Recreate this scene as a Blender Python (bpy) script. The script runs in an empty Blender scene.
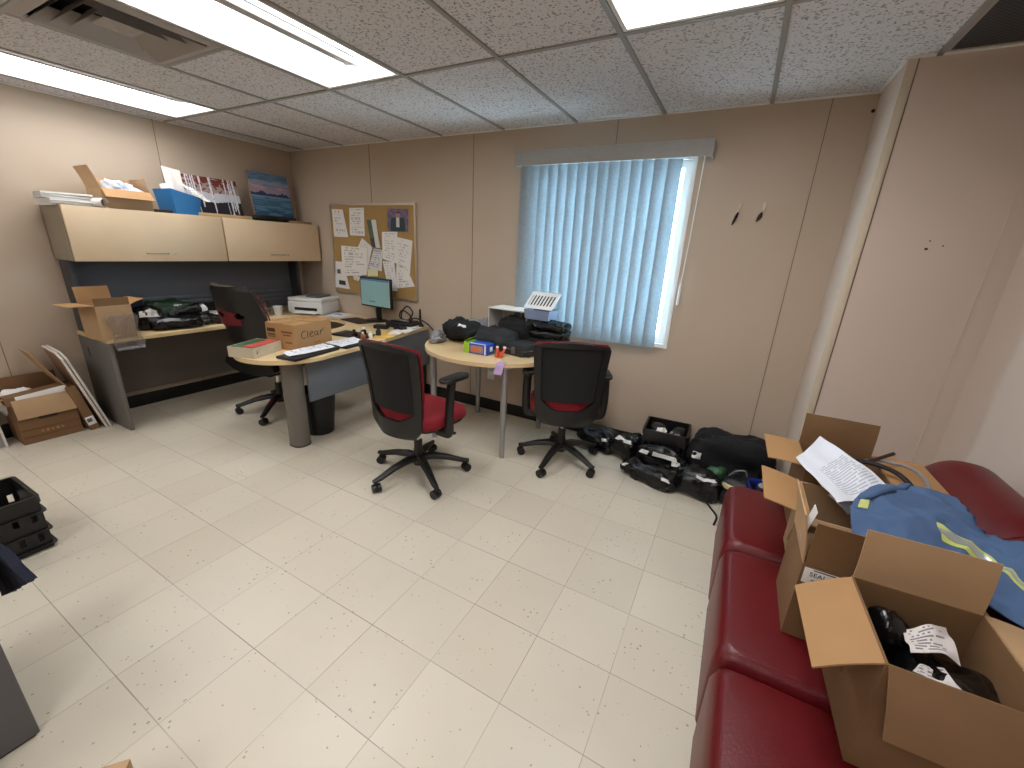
import bpy, bmesh, math, random
from mathutils import Vector, Matrix, noise
SC = bpy.context.scene
COL = SC.collection
PI = math.pi
R = math.radians

# ------------------------------------------------------------------ materials
def lin(c):
    out = []
    for v in c:
        v /= 255.0
        out.append(v / 12.92 if v <= 0.04045 else ((v + 0.055) / 1.055) ** 2.4)
    return (out[0], out[1], out[2], 1.0)

MATS = {}
def mat(name, rgb, rough=0.55, metal=0.0, bump=0.0, scale=60.0, var=0.0, vscale=6.0, coat=0.0, detail=4.0, spec=0.5):
    m = bpy.data.materials.new(name); m.use_nodes = True
    nt = m.node_tree; b = nt.nodes['Principled BSDF']
    b.inputs['Base Color'].default_value = lin(rgb)
    b.inputs['Roughness'].default_value = rough
    b.inputs['Metallic'].default_value = metal
    b.inputs['Coat Weight'].default_value = coat
    b.inputs['Specular IOR Level'].default_value = spec
    tc = nt.nodes.new('ShaderNodeTexCoord')
    if bump:
        n = nt.nodes.new('ShaderNodeTexNoise'); n.inputs['Scale'].default_value = scale; n.inputs['Detail'].default_value = detail
        nt.links.new(tc.outputs['Object'], n.inputs['Vector'])
        bp = nt.nodes.new('ShaderNodeBump'); bp.inputs['Strength'].default_value = bump; bp.inputs['Distance'].default_value = 0.01
        nt.links.new(n.outputs['Fac'], bp.inputs['Height']); nt.links.new(bp.outputs['Normal'], b.inputs['Normal'])
    if var:
        n = nt.nodes.new('ShaderNodeTexNoise'); n.inputs['Scale'].default_value = vscale; n.inputs['Detail'].default_value = 5
        nt.links.new(tc.outputs['Object'], n.inputs['Vector'])
        r = nt.nodes.new('ShaderNodeMapRange'); r.inputs['From Min'].default_value = 0.3; r.inputs['From Max'].default_value = 0.7
        r.inputs['To Min'].default_value = 1 - var; r.inputs['To Max'].default_value = 1 + var * 0.5
        nt.links.new(n.outputs['Fac'], r.inputs['Value'])
        mx = nt.nodes.new('ShaderNodeVectorMath'); mx.operation = 'SCALE'
        mx.inputs[0].default_value = lin(rgb)[:3]
        nt.links.new(r.outputs['Result'], mx.inputs['Scale']); nt.links.new(mx.outputs['Vector'], b.inputs['Base Color'])
    MATS[name] = m
    return m

def emit_mat(name, rgb, strength):
    m = bpy.data.materials.new(name); m.use_nodes = True
    b = m.node_tree.nodes['Principled BSDF']
    b.inputs['Base Color'].default_value = lin(rgb)
    b.inputs['Emission Color'].default_value = lin(rgb); b.inputs['Emission Strength'].default_value = strength
    MATS[name] = m
    return m

def attr_mat(name, rough=0.6, emission=0.0):
    m = bpy.data.materials.new(name); m.use_nodes = True
    nt = m.node_tree; b = nt.nodes['Principled BSDF']; b.inputs['Roughness'].default_value = rough
    a = nt.nodes.new('ShaderNodeAttribute'); a.attribute_name = 'Col'
    nt.links.new(a.outputs['Color'], b.inputs['Base Color'])
    if emission:
        nt.links.new(a.outputs['Color'], b.inputs['Emission Color']); b.inputs['Emission Strength'].default_value = emission
    return m

M = MATS
mat('wall_vinyl', (188, 170, 150), 0.55, bump=0.06, scale=220, var=0.04, vscale=1.2)
mat('wall_paint', (208, 191, 177), 0.6, bump=0.05, scale=150, var=0.04, vscale=1.5)
mat('seam', (118, 102, 86), 0.7)
mat('trim_light', (206, 192, 170), 0.5)
mat('baseboard', (14, 13, 13), 0.45)
mat('tbar', (150, 147, 143), 0.45)
mat('wall_angle', (236, 236, 234), 0.4)
mat('white_metal', (232, 232, 228), 0.4)
mat('grey_enamel', (150, 146, 142), 0.45)
mat('vent_metal', (168, 160, 154), 0.5)
mat('dark_void', (18, 18, 18), 0.8)
mat('white_vinyl', (236, 240, 240), 0.35)
mat('valance', (168, 168, 166), 0.6, bump=0.1, scale=300, var=0.06, vscale=30)
mat('laminate_front', (232, 206, 170), 0.42, var=0.05, vscale=3)
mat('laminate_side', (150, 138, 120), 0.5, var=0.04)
mat('maple', (226, 198, 150), 0.32, var=0.06, vscale=4, coat=0.15)
mat('maple_edge', (212, 184, 136), 0.4)
mat('grey_laminate', (104, 102, 97), 0.5, bump=0.03, scale=200)
mat('grey_end', (112, 107, 98), 0.5)
mat('dark_panel', (92, 82, 73), 0.6)
mat('blue_grey', (106, 112, 120), 0.5)
mat('panel_fabric', (96, 98, 104), 0.9, bump=0.2, scale=500)
mat('rail_grey', (98, 100, 108), 0.5)
mat('dark_post', (62, 62, 64), 0.5)
mat('nickel', (176, 170, 160), 0.3, 0.9)
mat('chrome', (210, 210, 212), 0.16, 1.0)
mat('leg_grey', (165, 165, 164), 0.35, 0.6)
mat('black_plastic', (20, 20, 21), 0.42, bump=0.05, scale=300)
mat('black_gloss', (10, 10, 11), 0.22)
mat('charcoal_mesh', (17, 17, 18), 0.85, bump=0.25, scale=600)
mat('red_fabric', (128, 12, 26), 0.85, bump=0.2, scale=500)
mat('dark_red', (104, 14, 26), 0.6)
mat('black_leather', (16, 15, 16), 0.38, bump=0.1, scale=120)
mat('sofa_red', (92, 7, 15), 0.4, bump=0.12, scale=160, var=0.06, vscale=5, coat=0.05, spec=0.4)
mat('card', (180, 147, 110), 0.75, var=0.07, vscale=8, bump=0.04, scale=120)
mat('card_pale', (170, 129, 84), 0.72, var=0.05, vscale=8)
mat('card_brown', (122, 90, 58), 0.78, var=0.09, vscale=7)
mat('card_ink', (110, 76, 46), 0.8)
mat('tape', (186, 150, 104), 0.25)
mat('cork', (172, 138, 84), 0.9, bump=0.4, scale=260, var=0.14, vscale=120)
mat('alu', (196, 186, 172), 0.35, 0.7)
mat('paper', (232, 230, 226), 0.75, bump=0.08, scale=14, var=0.02)
mat('paper_blue', (214, 222, 236), 0.7)
mat('wood_board', (206, 172, 124), 0.5, var=0.08, vscale=10)
mat('white_board', (222, 214, 206), 0.45)
mat('board_face', (148, 118, 96), 0.6)
mat('bag_black', (13, 13, 14), 0.25, bump=0.7, scale=34, detail=5, spec=0.45)
mat('bag_gloss', (11, 11, 12), 0.16, bump=1.0, scale=16, detail=6, spec=0.5)
mat('bag_matte', (18, 18, 20), 0.5, bump=0.5, scale=30)
mat('cloth_black', (16, 16, 18), 0.9, bump=0.5, scale=60)
mat('cloth_charcoal', (38, 40, 42), 0.85, bump=0.4, scale=60)
mat('navy', (26, 30, 48), 0.9, bump=0.4, scale=300)
mat('green_plastic', (46, 88, 58), 0.45, bump=0.3, scale=30)
mat('green_dark', (32, 62, 38), 0.5, bump=0.4, scale=30)
mat('blue_plastic', (24, 116, 182), 0.35)
mat('blue_deep', (26, 42, 128), 0.4)
mat('purple', (70, 52, 120), 0.6)
mat('silver_grey', (132, 132, 136), 0.35, bump=0.5, scale=40)
mat('coverall_blue', (72, 97, 134), 0.85, bump=0.2, scale=140, var=0.06, vscale=9)
mat('hi_vis', (184, 192, 108), 0.6)
mat('reflective', (158, 164, 160), 0.3, 0.3)
mat('red_pack', (186, 74, 56), 0.5)
mat('orange_pack', (224, 112, 40), 0.5)
mat('lime', (148, 190, 52), 0.5)
mat('pack_blue', (32, 74, 176), 0.4)
mat('pack_grey', (150, 128, 128), 0.5)
mat('orange_red', (226, 70, 30), 0.4)
mat('lavender', (190, 162, 204), 0.7)
mat('amber', (150, 92, 50), 0.35)
mat('yellow_env', (226, 184, 92), 0.7)
mat('pink_paper', (214, 150, 146), 0.7)
mat('printer_white', (222, 222, 218), 0.4)
mat('printer_grey', (90, 90, 92), 0.5)
mat('dark_brown', (52, 38, 30), 0.7)
mat('tray_card', (196, 184, 160), 0.7)
mat('bin_black', (11, 11, 12), 0.5)
mat('tan_flat', (172, 138, 98), 0.7)
mat('cabinet_grey', (92, 90, 92), 0.5)
mat('crate_black', (16, 16, 17), 0.4, bump=0.06, scale=80)
mat('cream_label', (216, 206, 160), 0.6)
mat('tray_blue', (132, 146, 172), 0.4)
mat('ink', (22, 20, 20), 0.6)
mat('brass', (190, 160, 96), 0.35, 0.8)
attr_mat_print = attr_mat('printed', 0.65)
attr_mat_paint = attr_mat('painted_canvas', 0.5)
screen_mat = attr_mat('screen', 0.25, 0.3)
emit_mat('lamp', (253, 253, 255), 11.0)
emit_mat('lamp_left', (253, 253, 255), 10.5)  # weaker, set to calm the hot spot on the left wall
emit_mat('lamp_right', (253, 253, 255), 17.0)  # stronger, set to brighten the right wall and floor

def clear_mat(name, tint, alpha):
    m = bpy.data.materials.new(name); m.use_nodes = True
    nt = m.node_tree; nt.nodes.clear()
    o = nt.nodes.new('ShaderNodeOutputMaterial'); mix = nt.nodes.new('ShaderNodeMixShader')
    tr = nt.nodes.new('ShaderNodeBsdfTransparent'); tr.inputs['Color'].default_value = lin(tint)
    gl = nt.nodes.new('ShaderNodeBsdfGlossy'); gl.inputs['Roughness'].default_value = 0.12
    n = nt.nodes.new('ShaderNodeTexNoise'); n.inputs['Scale'].default_value = 26; n.inputs['Detail'].default_value = 4
    bp = nt.nodes.new('ShaderNodeBump'); bp.inputs['Strength'].default_value = 0.8; bp.inputs['Distance'].default_value = 0.02
    nt.links.new(n.outputs['Fac'], bp.inputs['Height']); nt.links.new(bp.outputs['Normal'], gl.inputs['Normal'])
    mix.inputs['Fac'].default_value = alpha
    nt.links.new(tr.outputs[0], mix.inputs[1]); nt.links.new(gl.outputs[0], mix.inputs[2]); nt.links.new(mix.outputs[0], o.inputs['Surface'])
    MATS[name] = m
clear_mat('clear_wrap', (240, 236, 230), 0.2)
clear_mat('pane', (235, 246, 250), 0.06)
MATS['pane'].node_tree.nodes['Bump'].inputs['Strength'].default_value = 0.0

def blind_mat():
    m = bpy.data.materials.new('vane_fabric'); m.use_nodes = True
    nt = m.node_tree; nt.nodes.clear()
    o = nt.nodes.new('ShaderNodeOutputMaterial'); mix = nt.nodes.new('ShaderNodeMixShader')
    d = nt.nodes.new('ShaderNodeBsdfDiffuse'); t = nt.nodes.new('ShaderNodeBsdfTranslucent')
    tc = nt.nodes.new('ShaderNodeTexCoord'); n = nt.nodes.new('ShaderNodeTexNoise'); n.inputs['Scale'].default_value = 60; n.inputs['Detail'].default_value = 6
    r = nt.nodes.new('ShaderNodeMapRange'); r.inputs['To Min'].default_value = 0.75; r.inputs['To Max'].default_value = 1.1
    nt.links.new(tc.outputs['Object'], n.inputs['Vector']); nt.links.new(n.outputs['Fac'], r.inputs['Value'])
    for sh, c in ((d, (176, 178, 178)), (t, (186, 200, 208))):
        v = nt.nodes.new('ShaderNodeVectorMath'); v.operation = 'SCALE'; v.inputs[0].default_value = lin(c)[:3]
        nt.links.new(r.outputs['Result'], v.inputs['Scale']); nt.links.new(v.outputs['Vector'], sh.inputs['Color'])
    mix.inputs['Fac'].default_value = 0.42
    nt.links.new(d.outputs[0], mix.inputs[1]); nt.links.new(t.outputs[0], mix.inputs[2]); nt.links.new(mix.outputs[0], o.inputs['Surface'])
    MATS['vane'] = m
blind_mat()

FX, FY, FT = -1.9834, 0.5891, 0.3048
def floor_mat():
    m = bpy.data.materials.new('vinyl_tile'); m.use_nodes = True
    nt = m.node_tree; N = nt.nodes; L = nt.links; b = N['Principled BSDF']
    tc = N.new('ShaderNodeTexCoord')
    mp = N.new('ShaderNodeVectorMath'); mp.operation = 'SUBTRACT'; mp.inputs[1].default_value = (FX - 30 * FT, FY - 30 * FT, 0)
    L.new(tc.outputs['Object'], mp.inputs[0])
    dv = N.new('ShaderNodeVectorMath'); dv.operation = 'SCALE'; dv.inputs['Scale'].default_value = 1 / FT
    L.new(mp.outputs[0], dv.inputs[0])
    fr = N.new('ShaderNodeVectorMath'); fr.operation = 'FRACTION'; L.new(dv.outputs[0], fr.inputs[0])
    fl = N.new('ShaderNodeVectorMath'); fl.operation = 'FLOOR'; L.new(dv.outputs[0], fl.inputs[0])
    wn = N.new('ShaderNodeTexWhiteNoise'); wn.noise_dimensions = '2D'; L.new(fl.outputs[0], wn.inputs['Vector'])
    sp = N.new('ShaderNodeSeparateXYZ'); L.new(fr.outputs[0], sp.inputs[0])
    def math_(op, a, bb=None):
        n = N.new('ShaderNodeMath'); n.operation = op
        for i, x in enumerate((a, bb)):
            if x is None: continue
            if isinstance(x, (int, float)): n.inputs[i].default_value = x
            else: L.new(x, n.inputs[i])
        return n.outputs[0]
    def seam(ch, width):
        a = math_('SUBTRACT', ch, 0.5); a = math_('ABSOLUTE', a)
        return math_('GREATER_THAN', a, 0.5 - width)
    sx = seam(sp.outputs['X'], 0.0045); sy = seam(sp.outputs['Y'], 0.0055)
    line = math_('MAXIMUM', math_('MULTIPLY', sx, 0.62), math_('MULTIPLY', sy, 0.72))
    nl = N.new('ShaderNodeTexNoise'); nl.inputs['Scale'].default_value = 2.2; L.new(tc.outputs['Object'], nl.inputs['Vector'])
    rl = N.new('ShaderNodeMapRange'); rl.inputs['From Min'].default_value = .35; rl.inputs['From Max'].default_value = .65; rl.inputs['To Min'].default_value = .35
    L.new(nl.outputs['Fac'], rl.inputs['Value']); line = math_('MULTIPLY', line, rl.outputs[0])
    # specks
    vo = N.new('ShaderNodeTexVoronoi'); vo.inputs['Scale'].default_value = 40; L.new(tc.outputs['Object'], vo.inputs['Vector'])
    ds = N.new('ShaderNodeTexNoise'); ds.inputs['Scale'].default_value = 5; L.new(tc.outputs['Object'], ds.inputs['Vector'])
    th = N.new('ShaderNodeMapRange'); th.inputs['From Min'].default_value = 0.42; th.inputs['From Max'].default_value = 0.68; th.inputs['To Min'].default_value = 0.08; th.inputs['To Max'].default_value = 0.20
    L.new(ds.outputs['Fac'], th.inputs['Value'])
    sc = N.new('ShaderNodeSeparateColor'); L.new(vo.outputs['Color'], sc.inputs[0])
    big = math_('MULTIPLY', th.outputs[0], math_('GREATER_THAN', sc.outputs[0], 0.45))
    speck = math_('LESS_THAN', vo.outputs['Distance'], big)
    # tints
    cr = N.new('ShaderNodeValToRGB'); cr.color_ramp.interpolation = 'LINEAR'
    cr.color_ramp.elements[0].color = lin((203, 194, 175)); cr.color_ramp.elements[1].color = lin((210, 202, 183))
    e = cr.color_ramp.elements.new(0.5); e.color = lin((207, 198, 180))
    L.new(wn.outputs['Value'], cr.inputs[0])
    st = N.new('ShaderNodeTexNoise'); st.inputs['Scale'].default_value = 1.1; st.inputs['Detail'].default_value = 6; L.new(tc.outputs['Object'], st.inputs['Vector'])
    sr = N.new('ShaderNodeMapRange'); sr.inputs['From Min'].default_value = .3; sr.inputs['From Max'].default_value = .7; sr.inputs['To Min'].default_value = .92; sr.inputs['To Max'].default_value = 1.04
    L.new(st.outputs['Fac'], sr.inputs['Value'])
    c1 = N.new('ShaderNodeVectorMath'); c1.operation = 'SCALE'; L.new(cr.outputs[0], c1.inputs[0]); L.new(sr.outputs[0], c1.inputs['Scale'])
    m1 = N.new('ShaderNodeMix'); m1.data_type = 'RGBA'; L.new(math_('MULTIPLY', speck, 0.55), m1.inputs[0]); L.new(c1.outputs[0], m1.inputs[6]); m1.inputs[7].default_value = lin((112, 92, 74))
    m2 = N.new('ShaderNodeMix'); m2.data_type = 'RGBA'; L.new(line, m2.inputs[0]); L.new(m1.outputs[2], m2.inputs[6]); m2.inputs[7].default_value = lin((84, 72, 58))
    L.new(m2.outputs[2], b.inputs['Base Color'])
    b.inputs['Roughness'].default_value = 0.34
    b.inputs['Specular IOR Level'].default_value = 0.4
    MATS['floor'] = m
floor_mat()

def ceil_mat():
    m = bpy.data.materials.new('acoustic_tile'); m.use_nodes = True
    nt = m.node_tree; N = nt.nodes; L = nt.links; b = N['Principled BSDF']; b.inputs['Roughness'].default_value = 0.95
    tc = N.new('ShaderNodeTexCoord')
    n = N.new('ShaderNodeTexNoise'); n.inputs['Scale'].default_value = 85; n.inputs['Detail'].default_value = 2; L.new(tc.outputs['Object'], n.inputs['Vector'])
    cr = N.new('ShaderNodeValToRGB'); cr.color_ramp.elements[0].position = .36; cr.color_ramp.elements[1].position = .44
    cr.color_ramp.elements[0].color = lin((150, 144, 141)); cr.color_ramp.elements[1].color = lin((216, 214, 216))
    L.new(n.outputs['Fac'], cr.inputs[0]); L.new(cr.outputs[0], b.inputs['Base Color'])
    bp = N.new('ShaderNodeBump'); bp.inputs['Strength'].default_value = .4; bp.inputs['Distance'].default_value = .004
    L.new(n.outputs['Fac'], bp.inputs['Height']); L.new(bp.outputs[0], b.inputs['Normal'])
    MATS['ceiling'] = m
ceil_mat()

def grille_mat():
    m = bpy.data.materials.new('perforated'); m.use_nodes = True
    nt = m.node_tree; N = nt.nodes; L = nt.links; b = N['Principled BSDF']; b.inputs['Roughness'].default_value = 0.6
    tc = N.new('ShaderNodeTexCoord'); ck = N.new('ShaderNodeTexChecker'); ck.inputs['Scale'].default_value = 110
    ck.inputs['Color1'].default_value = lin((70, 70, 72)); ck.inputs['Color2'].default_value = lin((20, 20, 21))
    L.new(tc.outputs['Object'], ck.inputs['Vector']); L.new(ck.outputs[0], b.inputs['Base Color'])
    MATS['perforated'] = m
grille_mat()

# ------------------------------------------------------------------ geometry helpers
def add_box(bm, c, s, bevel=0.0, seg=2, rot=None, skip=()):
    hx, hy, hz = s[0] / 2, s[1] / 2, s[2] / 2
    vs = [bm.verts.new((x, y, z)) for x in (-hx, hx) for y in (-hy, hy) for z in (-hz, hz)]
    fs = [(0, 1, 3, 2), (4, 6, 7, 5), (0, 4, 5, 1), (2, 3, 7, 6), (0, 2, 6, 4), (1, 5, 7, 3)]
    faces = [bm.faces.new([vs[i] for i in f]) for f in fs]
    if bevel:
        edges = list({e for f in faces for e in f.edges})
        r = bmesh.ops.bevel(bm, geom=edges, offset=bevel, segments=seg, profile=0.5, affect='EDGES')
        vs = list({v for f in r['faces'] for v in f.verts} | {v for v in vs if v.is_valid})
    mt = Matrix.Translation(Vector(c)) @ (rot.to_4x4() if rot is not None else Matrix())
    for v in vs: v.co = mt @ v.co
    return vs

def frame_of(d):
    d = d.normalized(); a = Vector((0, 0, 1)) if abs(d.z) < 0.95 else Vector((1, 0, 0))
    x = d.cross(a).normalized(); return x, d.cross(x).normalized()

def add_tube(bm, pts, r, seg=10, closed=False, flat=1.0):
    pts = [Vector(p) for p in pts]; n = len(pts); rings = []
    rr = r if isinstance(r, (list, tuple)) else [r] * n
    px = None
    for i, p in enumerate(pts):
        a = pts[(i - 1) % n] if (closed or i > 0) else p; b = pts[(i + 1) % n] if (closed or i < n - 1) else p
        d = (b - a).normalized()
        if px is None: x, y = frame_of(d)
        else:
            x = (px - d * px.dot(d)).normalized(); y = d.cross(x).normalized()
        px = x
        rings.append([bm.verts.new(p + x * math.cos(2 * PI * k / seg) * rr[i] + y * math.sin(2 * PI * k / seg) * rr[i] * flat) for k in range(seg)])
    for i in range(n if closed else n - 1):
        A, B = rings[i], rings[(i + 1) % n]
        for k in range(seg): bm.faces.new((A[k], A[(k + 1) % seg], B[(k + 1) % seg], B[k]))
    if not closed:
        bm.faces.new(rings[0][::-1]); bm.faces.new(rings[-1])

def smooth_path(pts, k=6):
    P = [Vector(p) for p in pts]; out = []
    for i in range(len(P) - 1):
        p0, p1, p2, p3 = P[max(i - 1, 0)], P[i], P[i + 1], P[min(i + 2, len(P) - 1)]
        for j in range(k):
            t = j / k
            out.append(0.5 * ((2 * p1) + (p2 - p0) * t + (2 * p0 - 5 * p1 + 4 * p2 - p3) * t * t + (3 * p1 - p0 - 3 * p2 + p3) * t ** 3))
    out.append(P[-1]); return out

def add_lathe(bm, prof, seg=24, c=(0, 0, 0), cap=True, sx=1, sy=1):
    rings = []
    for r, z in prof:
        rings.append([bm.verts.new((c[0] + sx * r * math.cos(2 * PI * k / seg), c[1] + sy * r * math.sin(2 * PI * k / seg), c[2] + z)) for k in range(seg)])
    for A, B in zip(rings, rings[1:]):
        for k in range(seg): bm.faces.new((A[k], A[(k + 1) % seg], B[(k + 1) % seg], B[k]))
    if cap: bm.faces.new(rings[0][::-1]); bm.faces.new(rings[-1])

def add_prism(bm, poly, z0, z1, bevel=0.0):
    a = [bm.verts.new((x, y, z0)) for x, y in poly]; b = [bm.verts.new((x, y, z1)) for x, y in poly]
    n = len(poly)
    f0 = bm.faces.new(a[::-1]); f1 = bm.faces.new(b)
    for i in range(n): bm.faces.new((a[i], a[(i + 1) % n], b[(i + 1) % n], b[i]))
    if bevel:
        bmesh.ops.bevel(bm, geom=list(f1.edges) + list(f0.edges), offset=bevel, segments=2, profile=0.5, affect='EDGES')

def add_slab(bm, fn, nu, nv, th, mask=None, both=False):
    """surface fn(u,v) u,v in 0..1 thickened by th against its normal"""
    P = [[Vector(fn(i / nu, j / nv)) for j in range(nv + 1)] for i in range(nu + 1)]
    def nrm(i, j):
        a = P[min(i + 1, nu)][j] - P[max(i - 1, 0)][j]; b = P[i][min(j + 1, nv)] - P[i][max(j - 1, 0)]
        n = a.cross(b); return n.normalized() if n.length > 1e-12 else Vector((0, 0, 1))
    F = {}; B = {}
    def vt(i, j):
        if (i, j) not in F:
            n = nrm(i, j); t = th(i / nu, j / nv) if callable(th) else th
            F[i, j] = bm.verts.new(P[i][j]); B[i, j] = bm.verts.new(P[i][j] - n * t)
        return (i, j)
    cells = [(i, j) for i in range(nu) for j in range(nv) if mask is None or mask((i + .5) / nu, (j + .5) / nv)]
    ed = {}
    for i, j in cells:
        q = [vt(i, j), vt(i + 1, j), vt(i + 1, j + 1), vt(i, j + 1)]
        bm.faces.new([F[k] for k in q]); bm.faces.new([B[k] for k in q[::-1]])
        for k in range(4):
            a, b = q[k], q[(k + 1) % 4]
            if (b, a) in ed: del ed[b, a]
            else: ed[a, b] = 1
    for a, b in ed: bm.faces.new((F[b], F[a], B[a], B[b]))

def add_tub(bm, outer0, outer1, h, t, z0=0.0):
    """open container: outer0/outer1 = bottom/top outline polygons"""
    def inset(poly):
        cx = sum(p[0] for p in poly) / len(poly); cy = sum(p[1] for p in poly) / len(poly)
        ex = max(abs(p[0] - cx) for p in poly); ey = max(abs(p[1] - cy) for p in poly)
        return [(cx + (x - cx) * (1 - t / ex), cy + (y - cy) * (1 - t / ey)) for x, y in poly]
    n = len(outer0)
    rings = []
    for poly, z in ((outer0, z0), (outer1, z0 + h), (inset(outer1), z0 + h), (inset(outer0), z0 + t)):
        rings.append([bm.verts.new((x, y, z)) for x, y in poly])
    bm.faces.new(rings[0][::-1]); bm.faces.new(rings[3])
    for A, B in zip(rings, rings[1:]):
        for k in range(n): bm.faces.new((A[k], A[(k + 1) % n], B[(k + 1) % n], B[k]))

def rrect(w, d, r, k=5, cx=0, cy=0):
    out = []
    for sx, sy, a0 in ((1, 1, 0), (-1, 1, 90), (-1, -1, 180), (1, -1, 270)):
        for i in range(k + 1):
            a = R(a0 + 90 * i / k); out.append((cx + sx * (w / 2 - r) + r * math.cos(a), cy + sy * (d / 2 - r) + r * math.sin(a)))
    return out

def nobj(name, bm, m, parent=None, smooth=True, loc=None, rot=None, angle=38):
    me = bpy.data.meshes.new(name)
    bmesh.ops.recalc_face_normals(bm, faces=bm.faces)
    bm.to_mesh(me); bm.free()
    if smooth and len(me.polygons):
        me.polygons.foreach_set('use_smooth', [True] * len(me.polygons)); me.set_sharp_from_angle(angle=R(angle))
    if m is not None: me.materials.append(M[m] if isinstance(m, str) else m)
    o = bpy.data.objects.new(name, me); COL.objects.link(o)
    if parent is not None: o.parent = parent
    if loc is not None: o.location = loc
    if rot is not None: o.rotation_euler = rot
    return o

def part(name, m, parent, fn, smooth=True, **kw):
    bm = bmesh.new(); fn(bm); return nobj(name, bm, m, parent, smooth, **kw)

def boxpart(name, m, parent, c, s, bevel=0.0, rot=None):
    return part(name, m, parent, lambda b: add_box(b, c, s, bevel, rot=rot))

def tag(o, label, cat, group=None):
    o['label'] = label; o['category'] = cat
    if group: o['group'] = group
    return o

def thing(name, label, cat, loc=(0, 0, 0), rotz=0.0, group=None, tilt=None):
    o = bpy.data.objects.new(name, None); COL.objects.link(o)
    o.empty_display_size = 0.05
    o.location = loc; o.rotation_euler = (tilt[0] if tilt else 0, tilt[1] if tilt else 0, rotz)
    return tag(o, label, cat, group)

def struct(name, bm, m, parent=None, smooth=False):
    o = nobj(name, bm, m, parent, smooth)
    if parent is None: o['kind'] = 'structure'
    return o

def sbox(name, m, c, s, bevel=0.0):
    bm = bmesh.new(); add_box(bm, c, s, bevel); return struct(name, bm, m, smooth=bool(bevel))

def picture(name, m, w, h, nx, ny, fn, parent=None, th=0.004, curl=None, edge=None):
    """upright flat sheet, x across, z up, facing -y; fn(u,v) gives an sRGB triple per cell"""
    bm = bmesh.new(); cl = bm.loops.layers.float_color.new('Col')
    def P(u, v, y):
        p = Vector(((u - .5) * w, y, v * h))
        if curl: p = Vector(curl(u, v, p))
        return p
    g = [[bm.verts.new(P(i / nx, j / ny, -th)) for j in range(ny + 1)] for i in range(nx + 1)]
    k = [[bm.verts.new(P(i / nx, j / ny, 0)) for j in range(ny + 1)] for i in range(nx + 1)]
    ec = lin(edge or (230, 228, 224))
    def face(vs, c):
        f = bm.faces.new(vs)
        for l in f.loops: l[cl] = c
    for i in range(nx):
        for j in range(ny):
            face((g[i][j], g[i + 1][j], g[i + 1][j + 1], g[i][j + 1]), lin(fn((i + .5) / nx, (j + .5) / ny)))
            face((k[i][j], k[i][j + 1], k[i + 1][j + 1], k[i + 1][j]), ec)
    for i in range(nx):
        face((k[i][0], k[i + 1][0], g[i + 1][0], g[i][0]), ec); face((g[i][ny], g[i + 1][ny], k[i + 1][ny], k[i][ny]), ec)
    for j in range(ny):
        face((g[0][j], g[0][j + 1], k[0][j + 1], k[0][j]), ec); face((k[nx][j], k[nx][j + 1], g[nx][j + 1], g[nx][j]), ec)
    me = bpy.data.meshes.new(name); bm.to_mesh(me); bm.free(); me.materials.append(m)
    o = bpy.data.objects.new(name, me); COL.objects.link(o)
    if parent is not None: o.parent = parent
    return o

def text_lines(seed, base=(228, 226, 222), ink=(120, 118, 120), rows=22, margin=0.1, dens=0.72, head=True):
    rnd = random.Random(seed); tab = {}
    def f(u, v):
        if u < margin or u > 1 - margin or v < .06 or v > .94: return base
        r = int(v * rows * 2)
        if r % 2: return base
        key = (r, int(u * 26))
        if key not in tab:
            end = tab.setdefault(('e', r), rnd.uniform(.45, .95))
            tab[key] = rnd.random() < dens and u < end
        return ink if tab[key] else base
    return f

def carton(name, label, loc, rotz, w, d, h, flaps, m='card', group=None, mf=None, tilt=None, t=0.005, cat='carton', body_m=None):
    o = thing(name, label, cat, loc, rotz, group, tilt)
    rc = [(-w / 2, -d / 2), (w / 2, -d / 2), (w / 2, d / 2), (-w / 2, d / 2)]
    part('box_body', body_m or m, o, lambda b: add_tub(b, rc, rc, h, t), smooth=False)
    for side, (ln, ang) in flaps.items():
        a = R(ang); i = 0.004
        def fl(b, side=side, ln=ln, a=a):
            sx, sy = {'+x': (1, 0), '-x': (-1, 0), '+y': (0, 1), '-y': (0, -1)}[side]
            W = (d if sx else w) - 2 * i
            def f(u, v):
                s = (u - .5) * W; r = v * ln; bow = 0.004 * math.sin(v * PI) * (1 if ln > .08 else .3)
                q = h + r * math.cos(a) + bow * math.sin(a); ou = r * math.sin(a) - bow * math.cos(a)
                if sx: return (sx * (w / 2 - t / 2 + ou), s, q)
                return (s, sy * (d / 2 - t / 2 + ou), q)
            add_slab(b, f, 4, 5, 0.004)
        part('flap', (mf or {}).get(side, m), o, fl, smooth=True)
    return o

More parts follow.
